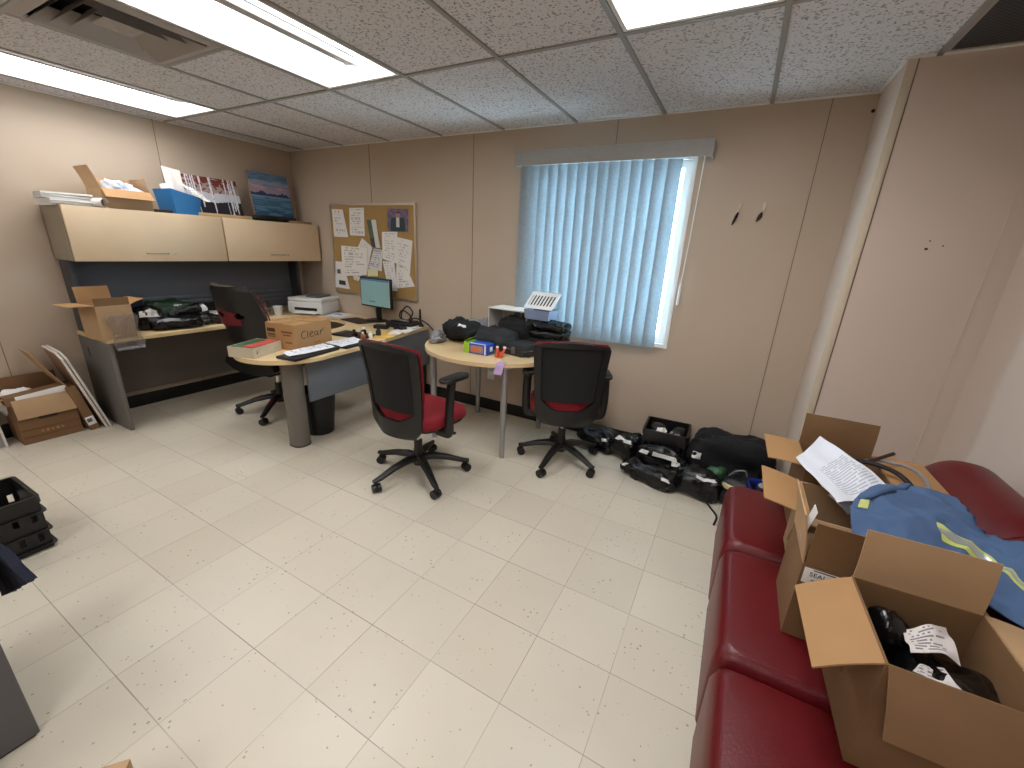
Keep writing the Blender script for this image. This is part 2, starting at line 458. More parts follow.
def bag(name, label, cat, loc, rotz, w, d, h, m='bag_black', seed=0, amp=0.048, freq=9.5, group=None, stickers=(), e=0.55, tilt=None, res=(40, 20), sticker_m='paper'):
    """a crumpled soft thing with a flat underside"""
    off = Vector((seed * 3.7, seed * 1.3, seed * 2.1))
    sg = lambda x, p: math.copysign(abs(x) ** p, x)
    def surf(lon, lat):
        cl, sl = math.cos(lat), math.sin(lat)
        p = Vector((w / 2 * sg(cl, e) * sg(math.cos(lon), e), d / 2 * sg(cl, e) * sg(math.sin(lon), e), h / 2 * sg(sl, .8)))
        n = Vector((p.x / (w * w), p.y / (d * d), p.z / (h * h)))
        n = n.normalized() if n.length > 1e-9 else Vector((0, 0, 1))
        q = p * freq + off
        k = noise.noise(q) * .9 + (0.5 - abs(noise.noise(q * 2.1 + off))) * .7 + (0.5 - abs(noise.noise(q * 4.7))) * .35 - .35
        p = p + n * amp * k
        z = p.z + h / 2
        if z < 0.2 * h: z = max(0.0, z) if z > 0 else 0.0
        return Vector((p.x, p.y, max(z, 0.0)))
    o = thing(name, label, cat, loc, rotz, group, tilt)
    def body(b):
        nl, na = res
        rows = []
        for j in range(1, na):
            lat = -PI / 2 + PI * j / na
            rows.append([b.verts.new(surf(2 * PI * i / nl, lat)) for i in range(nl)])
        bot = b.verts.new(surf(0, -PI / 2)); top = b.verts.new(surf(0, PI / 2))
        for A, B in zip(rows, rows[1:]):
            for i in range(nl): b.faces.new((A[i], A[(i + 1) % nl], B[(i + 1) % nl], B[i]))
        for i in range(nl):
            b.faces.new((rows[0][(i + 1) % nl], rows[0][i], bot)); b.faces.new((rows[-1][i], rows[-1][(i + 1) % nl], top))
    part('body', m, o, body, angle=60)
    for (lon, lat, dl, db) in stickers:
        def st(b, lon=lon, lat=lat, dl=dl, db=db):
            def f(u, v):
                p = surf(R(lon + (u - .5) * dl), R(lat + (v - .5) * db))
                c = Vector((0, 0, h / 2)); return p + (p - c).normalized() * 0.006
            add_slab(b, f, 6, 5, 0.003)
        part('shipping_label', sticker_m, o, st)
    return o

def sheet(name, label, corners, m='paper', cat='paper', group=None, n=6, warp=0.004, seed=0, th=0.0015, sag=0.0, parent=None):
    """paper spanning four corner points (p00,p10,p11,p01)"""
    c = [Vector(p) for p in corners]; o0 = sum(c, Vector()) / 4
    base = Vector((o0.x, o0.y, min(p.z for p in c)))
    def f(u, v):
        p = (c[0] * (1 - u) + c[1] * u) * (1 - v) + (c[3] * (1 - u) + c[2] * u) * v
        z = warp * noise.noise(Vector((u * 3 + seed, v * 3, seed))) - sag * (4 * u * (1 - u))
        return (p.x - base.x, p.y - base.y, p.z - base.z + z + abs(warp))
    bm = bmesh.new(); add_slab(bm, f, n, n, th)
    o = nobj(name, bm, m, parent, True, angle=60)
    o.location = base
    if parent is None: tag(o, label, cat, group)
    return o

def cable(name, label, pts, r=0.004, m='black_plastic', cat='cable', group=None, seg=8):
    base = Vector(pts[0])
    bm = bmesh.new(); add_tube(bm, [Vector(p) - base for p in smooth_path(pts)], r, seg)
    o = nobj(name, bm, m); o.location = base
    return tag(o, label, cat, group)

def text_mesh(name, s, size, m, parent, mtx, extrude=0.0004):
    cu = bpy.data.curves.new(name, 'FONT'); cu.body = s; cu.size = size; cu.extrude = extrude; cu.align_x = 'CENTER'; cu.align_y = 'CENTER'
    t = bpy.data.objects.new(name, cu); COL.objects.link(t)
    me = bpy.data.meshes.new_from_object(t.evaluated_get(bpy.context.evaluated_depsgraph_get()))
    bpy.data.objects.remove(t)
    me.materials.clear(); me.materials.append(M[m] if isinstance(m, str) else m)
    o = bpy.data.objects.new(name, me); COL.objects.link(o); o.parent = parent; o.matrix_local = mtx
    return o

# ------------------------------------------------------------------ the room
XL, XR, YB, YF, H = -4.55, 1.065, 3.208, -2.6, 2.3957
WX0, WX1, WZ0, WZ1 = -1.57, -0.42, 0.87, 2.12
CHX, CHY = 0.472, 2.765
T = 0.12
sbox('floor', 'floor', ((XL + XR) / 2, (YB + YF) / 2, -0.05), (XR - XL + 2 * T, YB - YF + 2 * T, 0.1))
sbox('wall_left', 'wall_vinyl', (XL - T / 2, (YB + YF) / 2, H / 2 + .05), (T, YB - YF + 2 * T, H + .1))
sbox('wall_right', 'wall_paint', (XR + T / 2, (YB + YF) / 2, H / 2 + .05), (T, YB - YF + 2 * T, H + .1))
sbox('wall_front', 'wall_vinyl', ((XL + XR) / 2, YF - T / 2, H / 2 + .05), (XR - XL, T, H + .1))
def back_wall(b):
    z1 = H + .1
    xs = (XL, WX0, WX1, XR); zs = (0, WZ0, WZ1, z1)
    F = {}; K = {}
    for i, x in enumerate(xs):
        for j, z in enumerate(zs): F[i, j] = b.verts.new((x, YB, z)); K[i, j] = b.verts.new((x, YB + T, z))
    for i in range(3):
        for j in range(3):
            if (i, j) == (1, 1): continue
            q = [(i, j), (i + 1, j), (i + 1, j + 1), (i, j + 1)]
            b.faces.new([F[k] for k in q]); b.faces.new([K[k] for k in q[::-1]])
    q = [(1, 1), (2, 1), (2, 2), (1, 2)]
    for k in range(4): b.faces.new((F[q[k]], F[q[(k + 1) % 4]], K[q[(k + 1) % 4]], K[q[k]]))
    q = [(0, 0), (1, 0), (2, 0), (3, 0), (3, 1), (3, 2), (3, 3), (2, 3), (1, 3), (0, 3), (0, 2), (0, 1)]
    for k in range(12): b.faces.new((F[q[k]], F[q[(k + 1) % 12]], K[q[(k + 1) % 12]], K[q[k]]))
bm = bmesh.new(); back_wall(bm); struct('wall_back', bm, 'wall_vinyl')
sbox('wall_column', 'wall_paint', ((CHX + XR) / 2, (CHY + YB) / 2, H / 2 + .02), (XR - CHX, YB - CHY, H + .04))
# panel joints and trims
n_tr = 0
def trim(m, c, s, bevel=0.0):
    global n_tr
    n_tr += 1
    return sbox('trim_%d' % n_tr, m, c, s, bevel)
for x in (-3.36, -2.156, -0.955, 0.262): trim('seam', (x, YB - .001, H / 2), (0.004, 0.003, H))
for y in (-1.62, -0.42, 0.78, 1.985): trim('seam', (XL + .001, y, H / 2), (0.003, 0.004, H))
trim('seam', (CHX + .038, CHY - .001, H / 2), (0.004, 0.003, H))
trim('trim_light', (CHX + .016, CHY - .002, H / 2), (0.034, 0.005, H), 0.001)
trim('trim_light', (0.985, CHY - .001, H / 2), (0.006, 0.003, H))
trim('wall_angle', ((XL + CHX) / 2, YB - .011, H - .004), (CHX - XL, 0.022, 0.006))
trim('wall_angle', (XL + .011, (YB + YF) / 2, H - .004), (0.022, YB - YF, 0.006))
trim('wall_angle', (CHX - .008, (CHY + YB) / 2, H - .004), (0.016, YB - CHY, 0.006))
trim('wall_angle', ((CHX + XR) / 2, CHY - .008, H - .004), (XR - CHX, 0.016, 0.006))
def base(side, c, s): sbox('baseboard_' + side, 'baseboard', c, s, 0.003)
base('left', (XL + .005, (YB + YF) / 2, .055), (0.010, YB - YF, 0.11))
base('back', ((XL + CHX) / 2, YB - .005, .055), (CHX - XL, 0.010, 0.11))
base('column', ((CHX + XR) / 2, CHY - .005, .055), (XR - CHX, 0.010, 0.11))
base('right', (XR - .005, (CHY + YF) / 2, .055), (0.010, CHY - YF, 0.11))

# ceiling: suspended tiles with openings for the lights and vents
CX0, CW = -3.0865, 0.61
xs = [XL] + [CX0 + CW * i for i in range(-2, 7)] + [XR]
YR = 2.0727
ys = [YF] + [YR - 1.22 * k for k in (3, 2, 1, 0)] + [YB]
holes = {(-2, 3), (1, 3), (4, 3), (1, 1), (4, 1), (-2, 1)}        # (column, row) of the light openings
def ceil(b):
    def quad(x0, x1, y0, y1, z=H):
        b.faces.new([b.verts.new(p) for p in ((x0, y0, z), (x0, y1, z), (x1, y1, z), (x1, y0, z))])
    for i in range(len(xs) - 1):
        col = i - 3
        for j in range(len(ys) - 1):
            if (col, j) in holes: continue
            if col == 0 and j == 3:
                quad(xs[i], xs[i + 1], ys[j] + .61, ys[j + 1]); continue
            if col == 6 and j == 3: quad(xs[i], xs[i + 1], ys[j], 1.62); continue
            if col == 6 and j == 4: quad(xs[i], xs[i + 1], CHY, ys[j + 1]); continue
            quad(xs[i], xs[i + 1], ys[j], ys[j + 1])
    bmesh.ops.remove_doubles(b, verts=b.verts, dist=1e-5)
bm = bmesh.new(); ceil(bm)
struct('ceiling', bm, 'ceiling')
sbox('roof_slab', 'dark_void', ((XL + XR) / 2, (YB + YF) / 2, H + .2), (XR - XL + 2 * T, YB - YF + 2 * T, 0.08))
def tbars(b):
    for x in xs[1:-1]: add_box(b, (x, (YB + YF) / 2, H - .003), (0.023, YB - YF, 0.008))
    for y in ys[1:-1]: add_box(b, ((XL + XR) / 2, y, H - .0035), (XR - XL, 0.023, 0.008))
    add_box(b, (CX0 + CW / 2, YR - .61, H - .003), (CW, 0.023, 0.008))
    add_box(b, ((CX0 + 6 * CW + XR) / 2, 1.62, H - .003), (XR - CX0 - 6 * CW, 0.023, 0.008))
bm = bmesh.new(); tbars(bm); n_tr += 1; struct('trim_%d' % n_tr, bm, 'tbar')

def troffer(col, row, label):
    x0 = CX0 + CW * col; y1 = ys[row + 1]; cx, cy = x0 + CW / 2, y1 - .61
    t = thing('ceiling_light', label, 'ceiling light', (cx, cy, H), 0, 'recessed ceiling lights')
    W, D = CW - .03, 1.22 - .03
    def fr(b):
        o = [(-W / 2, -D / 2), (W / 2, -D / 2), (W / 2, D / 2), (-W / 2, D / 2)]
        i = [(x * .94, y * .97) for x, y in o]
        rings = [[b.verts.new((x, y, z)) for x, y in p] for p, z in ((o, -.004), (i, -.004), ([(x * .93, y * .965) for x, y in o], .105), ([(x * .96, y * .98) for x, y in o], .11), (o, .004))]
        for k in range(5):
            A, B = rings[k], rings[(k + 1) % 5]
            for q in range(4): b.faces.new((A[q], A[(q + 1) % 4], B[(q + 1) % 4], B[q]))
    part('housing', 'white_metal', t, fr, smooth=False)
    for sx in (-1, 1):
        part('diffuser', {-2: 'lamp_left', 4: 'lamp_right'}.get(col, 'lamp'), t, lambda b: add_slab(b, lambda u, v: (sx * (.03 + .225 * u), (v - .5) * 1.13, .086 + .010 * math.cos(u * PI)), 8, 2, .004))
    boxpart('ballast_cover', 'grey_enamel', t, (0.0, 0, .068), (.062, 1.02, .036), .008)
    for sy in (-1, 1): boxpart('end_bracket', 'white_metal', t, (0, sy * .535, .075), (.05, .05, .034), .006)
troffer(-2, 3, 'leftmost long fluorescent ceiling light, nearest the left wall')
troffer(1, 3, 'long fluorescent ceiling light with grey strip, right of the square air vent')
for q_, l_ in ((-2, 'fluorescent ceiling light behind the camera near the left wall'), (1, 'fluorescent ceiling light behind the camera in the middle of the room'), (4, 'fluorescent ceiling light behind the camera above the sofa')): troffer(q_, 1, l_)
troffer(4, 3, 'fluorescent ceiling light cut off by the top edge, in front of the window')

v = thing('ceiling_vent', 'square grey louvred air vent in the ceiling between two lights', 'air vent', (CX0 + CW / 2, YR - .61 - .305, H))
def sq(s): return [(-s, -s), (s, -s), (s, s), (-s, s)]
def vring(b, s0, z0, s1, z1, th=.004):
    rings = [[b.verts.new((x, y, z)) for x, y in sq(s)] for s, z in ((s0, z0), (s1, z1), (s1 - .003, z1 + th), (s0 - .003, z0 + th))]
    for k in range(4):
        A, B = rings[k], rings[(k + 1) % 4]
        for q in range(4): b.faces.new((A[q], A[(q + 1) % 4], B[(q + 1) % 4], B[q]))
part('vent_frame', 'vent_metal', v, lambda b: vring(b, .293, -.006, .255, -.012), smooth=False)
for s0, s1 in ((.255, .2), (.2, .145), (.145, .09)):
    part('louvre', 'vent_metal', v, lambda b: vring(b, s0 - .012, -.016, s1 - .004, .045), smooth=False)
part('centre_plate', 'vent_metal', v, lambda b: add_slab(b, lambda u, w_: ((u - .5) * .15, (w_ - .5) * .15, -.014 + .05 * max(abs(u - .5), abs(w_ - .5))), 6, 6, .003), smooth=False)
part('plenum', 'dark_void', v, lambda b: add_tub(b, sq(.28), sq(.28), -.08, .01, z0=.09), smooth=False)

v = thing('return_vent', 'dark perforated return air grille at the top right corner of the ceiling', 'air vent', ((CX0 + 6 * CW + XR) / 2, (1.62 + CHY) / 2, H))
VW, VD = XR - CX0 - 6 * CW - .03, CHY - 1.62 - .03
boxpart('grille', 'perforated', v, (0, 0, .006), (VW, VD, .01))
part('vent_frame', 'vent_metal', v, lambda b: add_tub(b, [(-VW / 2, -VD / 2), (VW / 2, -VD / 2), (VW / 2, VD / 2), (-VW / 2, VD / 2)], [(-VW / 2, -VD / 2), (VW / 2, -VD / 2), (VW / 2, VD / 2), (-VW / 2, VD / 2)], -.02, .012, z0=.02), smooth=False)

# window
bm = bmesh.new()
cx, cz, w, h = (WX0 + WX1) / 2, (WZ0 + WZ1) / 2, WX1 - WX0, WZ1 - WZ0
def wframe(b, w, h, t, y0, y1, cx=cx, cz=cz):
    o = [(-w / 2, -h / 2), (w / 2, -h / 2), (w / 2, h / 2), (-w / 2, h / 2)]; i = [(math.copysign(abs(x) - t, x), math.copysign(abs(z) - t, z)) for x, z in o]
    rings = [[b.verts.new((cx + x, y, cz + z)) for x, z in p] for p, y in ((o, y0), (i, y0), (i, y1), (o, y1))]
    for k in range(4):
        A, B = rings[k], rings[(k + 1) % 4]
        for q in range(4): b.faces.new((A[q], A[(q + 1) % 4], B[(q + 1) % 4], B[q]))
wframe(bm, w + .05, h + .05, .028, YB - .012, YB + .02)
win = struct('window_1', bm, 'white_vinyl')
bm = bmesh.new(); wframe(bm, w, h, .05, YB + .02, YB + .09); nobj('window_frame', bm, 'white_vinyl', win, False)
boxpart('window_mullion', 'white_vinyl', win, (cx, YB + .06, cz), (.05, .05, h - .1))
boxpart('window_pane', 'pane', win, (cx, YB + .07, cz), (w - .1, .006, h - .1))

# vertical blinds
YV = YB - .075
bl = thing('vertical_blind', 'grey fabric vertical blind hanging over the window', 'blind', (-1.0, YV, 2.11))
boxpart('valance', 'valance', bl, (-.0, -.035, .048), (1.40, .012, .098), .003)
for sx in (-1, 1): boxpart('valance_end', 'valance', bl, (sx * .695, .02, .048), (.012, .11, .098), .003)
boxpart('head_rail', 'white_vinyl', bl, (0, .02, .055), (1.38, .045, .035), .004)
NV = 15
for k in range(NV):
    x = -1.618 + 1.0 + .0768 * k + .02; last = k == NV - 1
    a = R(14 if last else 26)
    def vane(b):
        def f(u, v):
            s = (u - .5) * (.092 if last else .112); c = .006 * math.cos((u - .5) * PI)
            return (x + s * math.cos(a) + c * math.sin(a), s * math.sin(a) - c * math.cos(a) * .6, -1.262 + 1.262 * v)
        add_slab(b, f, 5, 2, .0012)
    part('vane', 'vane', bl, vane)
def wand(b):
    add_tube(b, [(.655, -.03, 0), (.648, -.03, -.5), (.64, -.03, -.78)], .0035, 6)
    add_lathe(b, [(.004, -.93), (.008, -.92), (.009, -.83), (.005, -.78)], 10, (.64, -.03, 0))
part('wand', 'white_vinyl', bl, wand)

# world: daylight outside
wd = bpy.data.worlds.new('World'); SC.world = wd; wd.use_nodes = True
bg = wd.node_tree.nodes['Background']; bg.inputs['Color'].default_value = (0.78, 0.91, 1.0, 1); bg.inputs['Strength'].default_value = 20.0

# ------------------------------------------------------------------ camera
cam = bpy.data.cameras.new('camera'); co = bpy.data.objects.new('camera', cam); COL.objects.link(co)
p_, y_, r_ = .3182, -.4849, -.0484
fwd = Vector((math.sin(y_) * math.cos(p_), math.cos(y_) * math.cos(p_), -math.sin(p_))); rt = Vector((math.cos(y_), -math.sin(y_), 0)); dn = fwd.cross(rt)
rt2 = rt * math.cos(r_) + dn * math.sin(r_); dn2 = -rt * math.sin(r_) + dn * math.cos(r_)
mm = Matrix((rt2, -dn2, -fwd)).transposed().to_4x4(); mm.translation = (0, 0, 1.5014)
co.matrix_world = mm
cam.sensor_fit = 'HORIZONTAL'; cam.sensor_width = 36; cam.lens = 409.53 / 1024 * 36; cam.clip_start = .02
SC.camera = co
SC.view_settings.view_transform = 'Standard'; SC.view_settings.look = 'None'; SC.view_settings.gamma = 1; SC.view_settings.exposure = 0.0
try: SC.view_settings.use_curve_mapping = False
except Exception: pass
#@@FURN

# ------------------------------------------------------------------ wall unit: overhead cabinet and desk
ZD = 0.73
HY0, HY1, HXF = 1.178, 3.195, -4.17
hu = thing('overhead_cabinet', 'long maple fronted overhead cabinet with grey back panel above the left desk', 'cabinet', (XL, HY0, ZD))
HL = HY1 - HY0; z0, z1 = 1.275 - ZD, 1.65 - ZD
hd = HXF - XL
def carcass(b):
    add_box(b, (hd / 2 - .01, HL / 2, z1 - .009), (hd - .022, HL, .018), .001)
    add_box(b, (hd / 2 - .01, HL / 2, z0 + .009), (hd - .022, HL, .018), .001)
    for y in (.009, HL / 2, HL - .009): add_box(b, (hd / 2 - .01, y, (z0 + z1) / 2), (hd - .022, .018, z1 - z0 - .036))
    add_box(b, (.008, HL / 2, (z0 + z1) / 2), (.012, HL, z1 - z0 - .036))
part('cabinet_body', 'laminate_side', hu, carcass, smooth=False)
dl = (2.207 - HY0, HY1 - 2.213)
for y0, ln, hy, ky in ((0.002, dl[0] - .004, 1.677 - HY0, 1.80 - HY0), (dl[0] + .004, dl[1] - .006, 2.692 - HY0, 2.80 - HY0)):
    d = boxpart('door', 'laminate_front', hu, (hd - .010, y0 + ln / 2, (z0 + z1) / 2), (.020, ln - .004, z1 - z0), .002)
    part('handle', 'nickel', d, lambda b: add_tube(b, smooth_path([(hd, hy - .07, z0 + .062), (hd + .022, hy - .066, z0 + .06), (hd + .024, hy, z0 + .06), (hd + .022, hy + .066, z0 + .06), (hd, hy + .07, z0 + .062)], 5), .0045, 8))
    part('lock', 'nickel', d, lambda b: add_tube(b, [(hd - .002, ky, z0 + .06), (hd + .003, ky, z0 + .06)], .008, 12))
for y in (.03, HL - .16): boxpart('support_post', 'dark_post', hu, (.09, y, z0 / 2), (.16, .03, z0), .003)
boxpart('back_panel', 'panel_fabric', hu, (.022, HL / 2 - .03, .33), (.018, HL - .2, .42), .003)
def rail(b):
    for k in range(4): add_box(b, (.034 + .004 * (k % 2), HL / 2 - .03, .075 + .045 * k), (.024, HL - .2, .036), .006)
    add_box(b, (.024, HL / 2 - .03, .14), (.012, HL - .2, .2))
part('tool_rail', 'rail_grey', hu, rail)

dk = thing('u_shaped_desk', 'large maple topped desk wrapping along the left wall and out into the room', 'desk', (0, 0, 0))
def arc(cx, cy, r, a0, a1, n=10, ry=None): return [(cx + r * math.cos(R(a0 + (a1 - a0) * i / n)), cy + (ry or r) * math.sin(R(a0 + (a1 - a0) * i / n))) for i in range(n + 1)]
poly = [(XL + .012, 1.18), (-4.0, 1.18), (-3.995, 2.45)]
poly += arc(-3.60, 2.50, .395, 180, 0, 16, .36)[1:]
poly += [(-3.2, 1.95)]
poly += arc(-2.825, 1.83, .365, 180, 355, 18, .36)
poly += [(-2.49, 2.15), (-2.56, 2.6), (-2.66, 3.195), (XL + .012, 3.195)]
part('worktop', 'maple', dk, lambda b: add_prism(b, poly, ZD - .03, ZD, .004), angle=50)
boxpart('side_panel', 'grey_laminate', dk, (-4.27, 1.196, (ZD - .031) / 2), (.545, .028, ZD - .031), .003)
boxpart('cable_slot', 'dark_void', dk, (-4.40, 1.1815, .58), (.016, .003, .07), .001)
boxpart('modesty_panel', 'dark_panel', dk, (-4.49, 2.19, .43), (.018, 1.96, .53))
part('end_leg', 'grey_end', dk, lambda b: add_prism(b, rrect(.15, .13, .06, 6, -2.745, 1.76), 0, ZD - .031), angle=50)
part('end_leg_foot', 'dark_post', dk, lambda b: add_prism(b, rrect(.154, .134, .06, 6, -2.745, 1.76), 0, .012))
boxpart('return_panel', 'blue_grey', dk, (-2.66, 2.5, .52), (.02, 1.36, .35), .002)
boxpart('inner_pedestal', 'black_plastic', dk, (-2.72, 3.02, .36), (.05, .34, .66), .004)

# waste bin
wb = thing('waste_bin', 'black plastic waste bin under the rounded end of the desk', 'bin', (-2.825, 2.0, 0))
part('bin_body', 'bin_black', wb, lambda b: add_tub(b, arc(0, 0, .105, 0, 345, 23), arc(0, 0, .14, 0, 345, 23), .36, .004))
part('bin_rim', 'black_plastic', wb, lambda b: add_tube(b, [(.14 * math.cos(2 * PI * k / 24), .14 * math.sin(2 * PI * k / 24), .36) for k in range(24)], .006, 6, True))

# ------------------------------------------------------------------ round table
ZT = 0.745
TCX, TCY, TR = -1.66, 2.76, .585
tb = thing('round_table', 'maple round table on silver legs, standing under the left side of the window', 'table', (TCX, TCY, 0))
part('tabletop', 'maple', tb, lambda b: add_prism(b, [(x, min(y, YB - TCY - .012)) for x, y in arc(0, 0.10, TR, 0, 357, 70)], ZT - .028, ZT, .005), angle=50)
for dx, dy in ((.32, -.33), (-.32, -.33), (.32, .32), (-.32, .32)):
    lg = part('leg', 'leg_grey', tb, lambda b: add_tube(b, [(dx, dy, .27), (dx, dy, ZT - .03)], .024, 16))
    part('leg_extension', 'leg_grey', lg, lambda b: add_tube(b, [(dx, dy, .0), (dx, dy, .28)], .020, 16))
    part('mounting_plate', 'leg_grey', lg, lambda b: add_tube(b, [(dx, dy, ZT - .04), (dx, dy, ZT - .028)], .05, 16))

# ------------------------------------------------------------------ chairs
def caster(parent, x, y, ang, r=.028):
    def f(b):
        ax = Vector((-math.sin(ang), math.cos(ang), 0))
        for s in (-1, 1): add_tube(b, [Vector((x, y, r)) + ax * s * .004, Vector((x, y, r)) + ax * s * .026], r, 16)
        add_tube(b, [Vector((x, y, r)) - ax * .006, Vector((x, y, r)) + ax * .006], .016, 10)
        add_tube(b, [(x, y, r), (x, y, .07)], .009, 8)
    return part('caster', 'black_plastic', parent, f)
def star(t, rad, a0, m='black_plastic', inlay=None, hub=.13, tip=.078):
    for k in range(5):
        a = a0 + 2 * PI * k / 5; d = Vector((math.cos(a), math.sin(a), 0))
        l = part('base_leg', m, t, lambda b: add_tube(b, [d * .02 + Vector((0, 0, hub)), d * .09 + Vector((0, 0, hub + .004)), d * rad * .6 + Vector((0, 0, (hub + tip) / 2 + .012)), d * (rad - .02) + Vector((0, 0, tip + .004)), d * (rad + .018) + Vector((0, 0, tip))], [.034, .031, .026, .021, .016], 10, flat=.8))
        caster(l, d.x * rad, d.y * rad, a + .9 * (k % 2) + .4)
        if inlay: part('inlay', inlay, l, lambda b: add_tube(b, [d * .13 + Vector((0, 0, hub + .014)), d * rad * .6 + Vector((0, 0, (hub + tip) / 2 + .022)), d * (rad - .06) + Vector((0, 0, tip + .019))], [.014, .018, .013], 8, flat=.8))
    part('gas_column', 'chrome', t, lambda b: add_lathe(b, [(.03, hub - .04), (.034, hub + .03), (.026, hub + .05), (.025, hub + .12), (.016, hub + .121), (.016, .40)], 16))
    part('column_sleeve', 'black_plastic', t, lambda b: add_lathe(b, [(.036, hub - .05), (.038, hub + .03), (.028, hub + .07), (.027, hub + .13)], 16))

def task_chair(label, loc, rotz, base_a, rad, back_h=0.0, arms=(-1, 1), ah=.275, group='red and black task chairs'):
    t = thing('office_chair', label, 'chair', loc, rotz, group)
    star(t, rad, R(base_a) - rotz)
    SZ = .45
    boxpart('mechanism', 'black_plastic', t, (0, 0, SZ - .075), (.2, .28, .055), .015)
    part('tilt_lever', 'black_plastic', t, lambda b: add_tube(b, [(.1, .06, SZ - .085), (.24, .06, SZ - .088), (.27, .06, SZ - .09)], [.007, .007, .011], 8))
    part('seat_pan', 'black_plastic', t, lambda b: add_prism(b, rrect(.46, .42, .1, 6, 0, .055), SZ - .05, SZ - .02, .01))
    def seat(b):
        rows = []; pr = ((.97, -.03), (1.0, -.015), (1.0, .01), (.97, .03), (.88, .042), (.6, .044), (.2, .038))
        for s, z in pr: rows.append([b.verts.new((x * s, .055 + (y - .02) * s, SZ + z - .012 * max(0, (y - .12)) / .1 * s)) for x, y in rrect(.49, .47, .13, 8, 0, .02)])
        n = len(rows[0])
        for A, B in zip(rows, rows[1:]):
            for k in range(n): b.faces.new((A[k], A[(k + 1) % n], B[(k + 1) % n], B[k]))
        b.faces.new(rows[0][::-1]); b.faces.new(rows[-1])
    part('seat', 'red_fabric', t, seat, angle=70)
    Z0, Z1 = .365, .945 + back_h
    def hw(tt):
        if tt < .14: return .15 + .065 * math.sin(tt / .14 * PI / 2)
        if tt > .94: return .247 - .028 * ((tt - .94) / .06) ** 2
        return .215 + .032 * (tt - .14) / .8
    def sf(off):
        def f(u, v):
            s = u * 2 - 1
            y = -.225 - .055 * v - .03 * math.sin(v * PI) * -1 * .6 + .055 * s * s + off
            edge = .012 * (1 - abs(s)) if v > .97 else 0
            return (s * hw(v), y, Z0 + (Z1 - Z0) * v + edge + .015 * (1 - s * s) * (v - .5) * (-1 if v < .5 else 1))
        return f
    def rim(u, v):
        s = abs(u * 2 - 1); return s > .80 or v < .19 + .13 * (s / .8) ** 3 or v > .955
    part('back_frame', 'black_plastic', t, lambda b: add_slab(b, sf(-.012), 50, 66, .022, mask=rim), angle=50)
    def pan(u, v):
        s = abs(u * 2 - 1); lo = .235 + .07 * (1 - (s / .8) ** 2) * -1 + .05
        return s < .82 and .30 < v < .96
    part('back_panel', 'charcoal_mesh', t, lambda b: add_slab(b, sf(-.002), 50, 66, .014, mask=pan), angle=50)
    part('back_cushion', 'red_fabric', t, lambda b: add_slab(b, lambda u, v: (lambda p: (p[0] * (.97 + .03 * v), p[1], Z0 + .075 + (p[2] - Z0) * .865 + .008 * v))(sf(.012)(u, v)), 24, 30, lambda u, v: .012 + .045 * max(0, (1 - (2 * u - 1) ** 6) * (1 - (2 * v - 1) ** 6)) ** .5), angle=70)
    part('back_bracket', 'black_plastic', t, lambda b: add_tube(b, smooth_path([(0, -.08, SZ - .075), (0, -.15, SZ - .072), (0, -.195, SZ - .05), (0, -.205, SZ + .0)], 4), .03, 10, flat=.6))
    for s in arms:
        ar = part('armrest', 'black_plastic', t, lambda b: add_tube(b, smooth_path([(s * .12, .0, SZ - .065), (s * .24, .0, SZ - .075), (s * .272, .0, SZ - .05), (s * .278, -.005, SZ + .08), (s * .275, .02, SZ + ah)], 5), .021, 10, flat=1.5))
        part('arm_pad', 'black_plastic', ar, lambda b: add_prism(b, rrect(.085, .24, .04, 6, s * .272, .05), SZ + ah, SZ + ah + .022, .008), angle=60)
    return t
task_chair('black backed task chair with red seat, its armrest showing, in front of the desk', (-1.70, 1.915, 0), R(-4), 41, .325)
task_chair('black backed task chair facing the window, right of the round table', (-.955, 2.64, 0), R(25), 51, .30, arms=(-1, 1), ah=.22)

gc = thing('gaming_chair', 'high backed black and red gaming chair between the desk halves', 'chair', (-3.475, 2.09, 0), R(4))
star(gc, .33, R(-133), inlay='dark_red', hub=.14)
boxpart('mechanism', 'black_plastic', gc, (0, 0, .39), (.22, .3, .05), .015)
def gseat(b):
    add_slab(b, lambda u, v: ((u - .5) * .52, -.24 + .50 * v, .50 + .055 * abs(2 * u - 1) ** 3 - .03 * max(0, v - .8) / .2), 20, 16, .10)
part('seat', 'black_leather', gc, gseat, angle=70)
GZ0, GL = .45, .70
def ghw(v): 
    k = ((0, .22), (.2, .245), (.45, .265), (.62, .285), (.8, .265), (.93, .245), (1, .19))
    for (a, x), (c, y) in zip(k, k[1:]):
        if v <= c: 
            s = (v - a) / (c - a); s = s * s * (3 - 2 * s); return x + (y - x) * s
    return k[-1][1]
def gback(off, sc=1.0):
    def f(u, v):
        s = (2 * u - 1); tl = R(13)
        yy = .115 * abs(s) ** 2.6 * (1 - .35 * v) + off; L = v * GL
        return (s * ghw(v) * sc, -.22 - L * math.sin(tl) + yy * math.cos(tl), GZ0 + L * math.cos(tl) + yy * math.sin(tl))
    return f
def gmask(u, v):
    s = abs(2 * u - 1); return not (((s - .38) / .16) ** 2 + ((v - .665) / .032) ** 2 < 1)
part('backrest', 'black_leather', gc, lambda b: add_slab(b, gback(0), 40, 44, lambda u, v: .045 + .05 * max(0, (1 - (2 * u - 1) ** 8) * (1 - (2 * v - 1) ** 8)) ** .5, mask=gmask), angle=70)
part('red_rear_panel', 'dark_red', gc, lambda b: add_slab(b, gback(-.004), 90, 90, .003, mask=lambda u, v: gmask(u, v) and .50 + .10 * u < v < .74 - .06 * u and .06 < u < .70), angle=70)
for s in (0, 1):
    part('red_piping', 'dark_red', gc, lambda b: add_tube(b, [Vector(gback(.03)(s, v / 20)) for v in range(8, 19)], .0055, 6))
